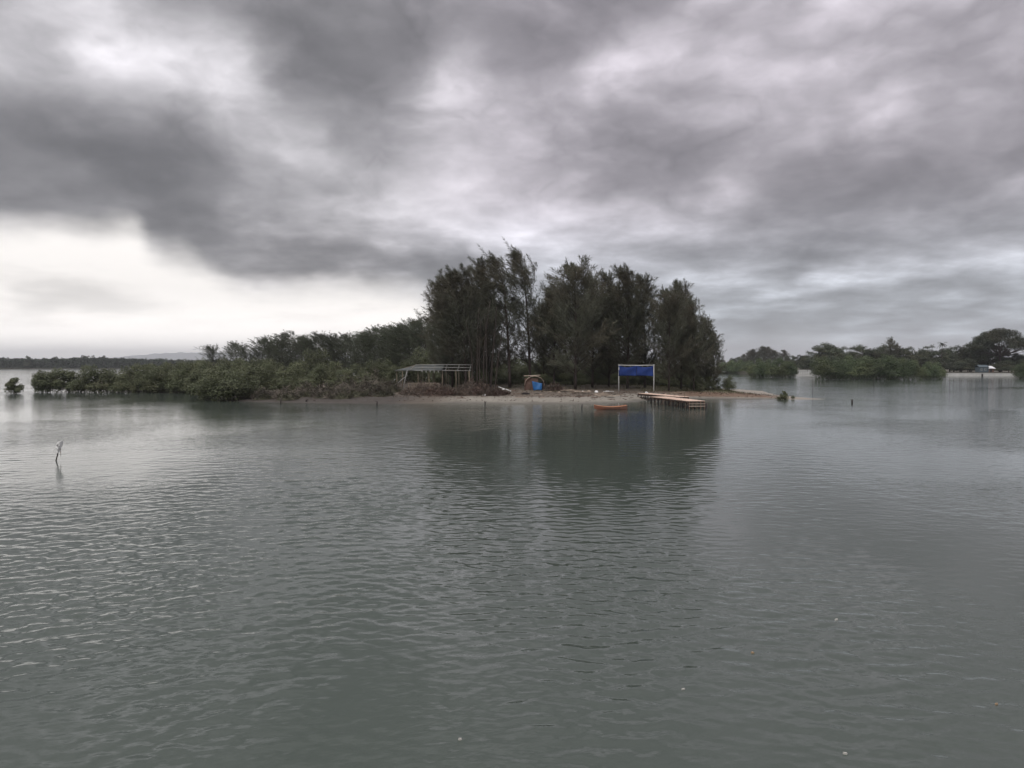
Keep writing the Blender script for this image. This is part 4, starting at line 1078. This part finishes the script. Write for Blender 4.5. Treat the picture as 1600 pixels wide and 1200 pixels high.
twig_pile('brush_pile', 866, 112, 3.0, 2.4, .8, 'dry', 'small brown heap of soil and twigs right of the hut', 'brush', 600, 4)
for i, (px, Y, w, h) in enumerate([(412, 104.5, 3.4, 1.0), (448, 103, 3.4, 1.3), (480, 105.5, 4, 1.5), (508, 104, 4, 1.5), (530, 102.5, 3.6, 1.2), (552, 104, 4, 1.7), (575, 105.5, 4, 1.8), (596, 104.5, 3.4, 1.1), (540, 108, 5, 2.2), (585, 110, 5, 2.6), (610, 109, 3, 1.6)]):
    twig_pile('dry_shrub', px, Y, w, 2.6, h, 'drygrey', ORD[sorted((412, 448, 480, 508, 530, 552, 575, 596, 540, 585, 610)).index(px)] + ' greyish dry shrub from the left along the muddy bank', 'shrub', 800, 20 + i, 'dry shrubs on the muddy bank')
# low grass and litter: nobody could count it
def grass():
    g = np.random.default_rng(12); n = 30000
    x = g.uniform(-12, 44, n); y = g.uniform(104, 146, n)
    z, d = ground_height(x, y)
    k = np.where(x > 20, (d > 6.5), (d > 11)) & (soft_noise(x, y, 41, (8, 4, 2), 1.0) + g.normal(0, .35, n) > np.where(x > 20, -.3, .25)) & (x < 42)
    x, y, z = x[k], y[k], z[k]; m = len(x)
    dd = g.normal(0, .5, (m, 3)); dd[:, 2] = 1
    v, f = blades(np.stack([x, y, z - .02], 1), dd, g.uniform(.12, .36, m), g.uniform(.03, .07, m), g)
    tag(link('grass', fast_mesh('grass', v, f, M['grass'])), 'sparse low grass and weeds on the island ground', 'grass', kind='stuff')
grass()
def wrack():
    g = np.random.default_rng(13); n = 22000
    x = g.uniform(-36, 42, n); y = g.uniform(98, 120, n)
    z, d = ground_height(x, y)
    line = np.exp(-((d - 5.5) / 1.6) ** 2) + .55 * np.exp(-((d - 1.8) / .5) ** 2) + .4 * (d > 6)
    k = (z > .03) & (g.random(n) < line * (.55 + .6 * soft_noise(x, y, 44, (6, 3, 1.4), 1.0)))
    x, y, z = x[k], y[k], z[k]; m = len(x)
    dd = g.normal(0, 1, (m, 3)); dd[:, 2] = np.abs(dd[:, 2]) * .35
    v, f = blades(np.stack([x, y, z + .01], 1), dd, g.uniform(.15, .6, m), g.uniform(.03, .10, m), g)
    tag(link('beach_wrack', fast_mesh('beach_wrack', v, f, M['dry'])), 'twigs, leaves and wrack strewn along the beach', 'wrack', kind='stuff')
wrack()
# seedlings on the spit
for px, Y, h, lab in [(1225, 112, 1.05, 'small leafy mangrove seedling alone on the sandy spit'), (1239, 111, .5, 'tiny seedling right of the leafy one on the spit')]:
    x = X(px, Y); s = h / 5; place('mangrove_seedling', SMALL[0], BP, (x, Y, gz(x, Y) - .02), (s * 1.1, s * 1.1, s), 1.0, lab, 'seedling')
twig_pile('weed_patch', 1223, 109.5, 1.5, .8, .22, 'grass', 'low clump of weed at the foot of the seedling on the spit', 'weeds', 160, 51)

# ------------------------------------------------------------------ stakes and poles in the water
def stake(name, px, py, h, lab, r=.07, lean=(0, 0), m='wood_dark', crook=0.0, fork=False):
    Y = CAM_H * FPX / (py - 570); b = MB()
    p = [(-.2 * lean[0], -.2 * lean[1], -.6), (lean[0] * .5, lean[1] * .5, h * .5), (lean[0], lean[1], h)]
    if crook: p.append((lean[0] - crook, lean[1], h + .04))
    b.tube(p, [r * 1.1, r, r * .85, r * .6][:len(p)], 7)
    if fork: b.tube([p[1], (p[1][0] + .2, 0, h * .9)], [r * .6, r * .3], 5)
    x = X(px, Y); o = b.build(name, M[m], None, (x, Y, max(0, gz(x, Y)) if Y > 96 and x < 52 else 0), True)
    return tag(o, lab, 'stake')
stake('stake', 588.5, 634, .52, 'short dark hooked stake in the shallows in front of the pavilion', .08, (.06, 0), crook=.22)
stake('stake', 758, 633, .52, 'short dark stake in the shallows in front of the brushwood heaps', .07, (-.04, 0), fork=True)
stake('stake', 909, 637.5, .45, 'short dark stake just left of the orange rowing boat', .07, (.06, 0))
stake('stake', 438, 631, .7, 'forked dark stake off the muddy bank at the left', .07, (.05, 0), fork=True)
stake('stake', 1332, 630.5, .55, 'short dark stake beyond the tip of the sandy spit', .11, (0, 0))
stake('stake', 1270, 616, 2.7, 'thin tall pole off the sandy spit, left of another thin pole', .03, (.05, 0))
stake('stake', 1366, 604.5, 2.3, 'thin pole in open water below the long mangrove islet', .05, (-.05, 0))
stake('stake', 478, 629, .3, 'low dark stump in the shallows by the muddy bank', .12, (.1, 0))
def marker():
    Y = CAM_H * FPX / (720 - 570); x = X(85.5, Y); e = empty('marker_pole', (x, Y, 0))
    b = MB(); b.tube([(-.06, 0, -.7), (0, 0, 0), (.09, 0, .33), (.15, 0, .62)], [.036, .034, .030, .028], 8); b.build('pole', M['wood_dark'], e, None, True)
    b = MB(); gm = np.random.default_rng(4)
    for q in range(9):      # torn white plastic wound round the pole top, ends flapping up to the right
        t = q / 8; c = np.array([.09 + .15 * t, 0, .50 + .40 * t]); r0 = .125 + .03 * math.sin(q * 2.1)
        p = [c + np.array([r0 * math.cos(k * 1.257) + gm.normal(0, .015), r0 * math.sin(k * 1.257), .07 * gm.normal()]) for k in range(5)]
        for k in range(5): b.quad(p[k], p[(k + 1) % 5], p[(k + 1) % 5] + np.array([.03, 0, .10 + .03 * gm.normal()]), p[k] + np.array([.03, 0, .10 + .03 * gm.normal()]))
    b.quad((.20, -.02, .82), (.27, -.02, .84), (.33, .02, 1.0), (.27, .01, .97)); b.quad((.02, -.05, .52), (.12, -.06, .56), (.11, -.05, .66), (.04, -.05, .60))
    b.build('white_wrapping', M['plastic'], e)
    b = MB(); b.tube([(.08, -.02, .46), (.02, -.03, .47), (-.05, -.03, .50)], [.05, .05, .02], 8); b.build('rag', M['plastic'], e, None, True)
    b = MB(); b.tube([(.20, .03, .62), (.235, .03, .40), (.23, .03, .20)], [.02, .014, .008], 5); b.build('cord', M['wood_brown'], e, None, True)
    tag(e, 'leaning dark pole with a white bundle at its top, in open water at left', 'pole')
marker()

# scraps floating on the near water
FL = [(1070, 1083, 0), (718, 1163, 0), (1180, 1025, 2), (1311, 972, 0), (1565, 1107, 2), (1327, 1186, 0)]
gf = np.random.default_rng(8)
for px, py, k in FL:
    t = Vector((((px - 800) / FPX), 1, 0)); Y = CAM_H * FPX / (py - 570); s = gf.uniform(.022, .036) * Y / 11
    n = 9; ring = [(s * gf.uniform(.7, 1.2) * math.cos(6.283 * q / n), s * .45 * gf.uniform(.7, 1.2) * math.sin(6.283 * q / n)) for q in range(n)]
    b = MB(); b.v = [(x, y, -.02) for x, y in ring] + [(x * .9, y * .9, .008 + gf.normal(0, .003)) for x, y in ring]
    b.f = [tuple(range(n, 2 * n))] + [(q, (q + 1) % n, n + (q + 1) % n, n + q) for q in range(n)]
    o = b.build('floating_scrap', M['scrap'] if k == 0 else M['leafbit'], None, (X(px, Y), Y, .015)); o.rotation_euler = (0, 0, gf.uniform(-.4, .4))
    tag(o, 'tiny white scrap floating on the near water' if k == 0 else 'tiny brownish leaf floating on the near water', 'flotsam', 'white scraps on the near water' if k == 0 else 'leaves on the near water')

# ------------------------------------------------------------------ air
def haze():
    b = MB(); b.box((0, 0, 158.5), (36000, 36000, 321))
    m = bpy.data.materials.new('haze'); m.use_nodes = True; t = m.node_tree; t.nodes.clear(); N = NT(t)
    v = N.n('ShaderNodeVolumePrincipled'); v.inputs['Color'].default_value = (0.94, 0.96, 1.0, 1); v.inputs['Density'].default_value = 1.15e-4; v.inputs['Anisotropy'].default_value = 0.35
    out = N.n('ShaderNodeOutputMaterial'); t.links.new(v.outputs[0], out.inputs['Volume'])
    o = b.build('haze', m); tag(o, 'thin pale haze in the air over the water', 'haze', kind='stuff')
haze()
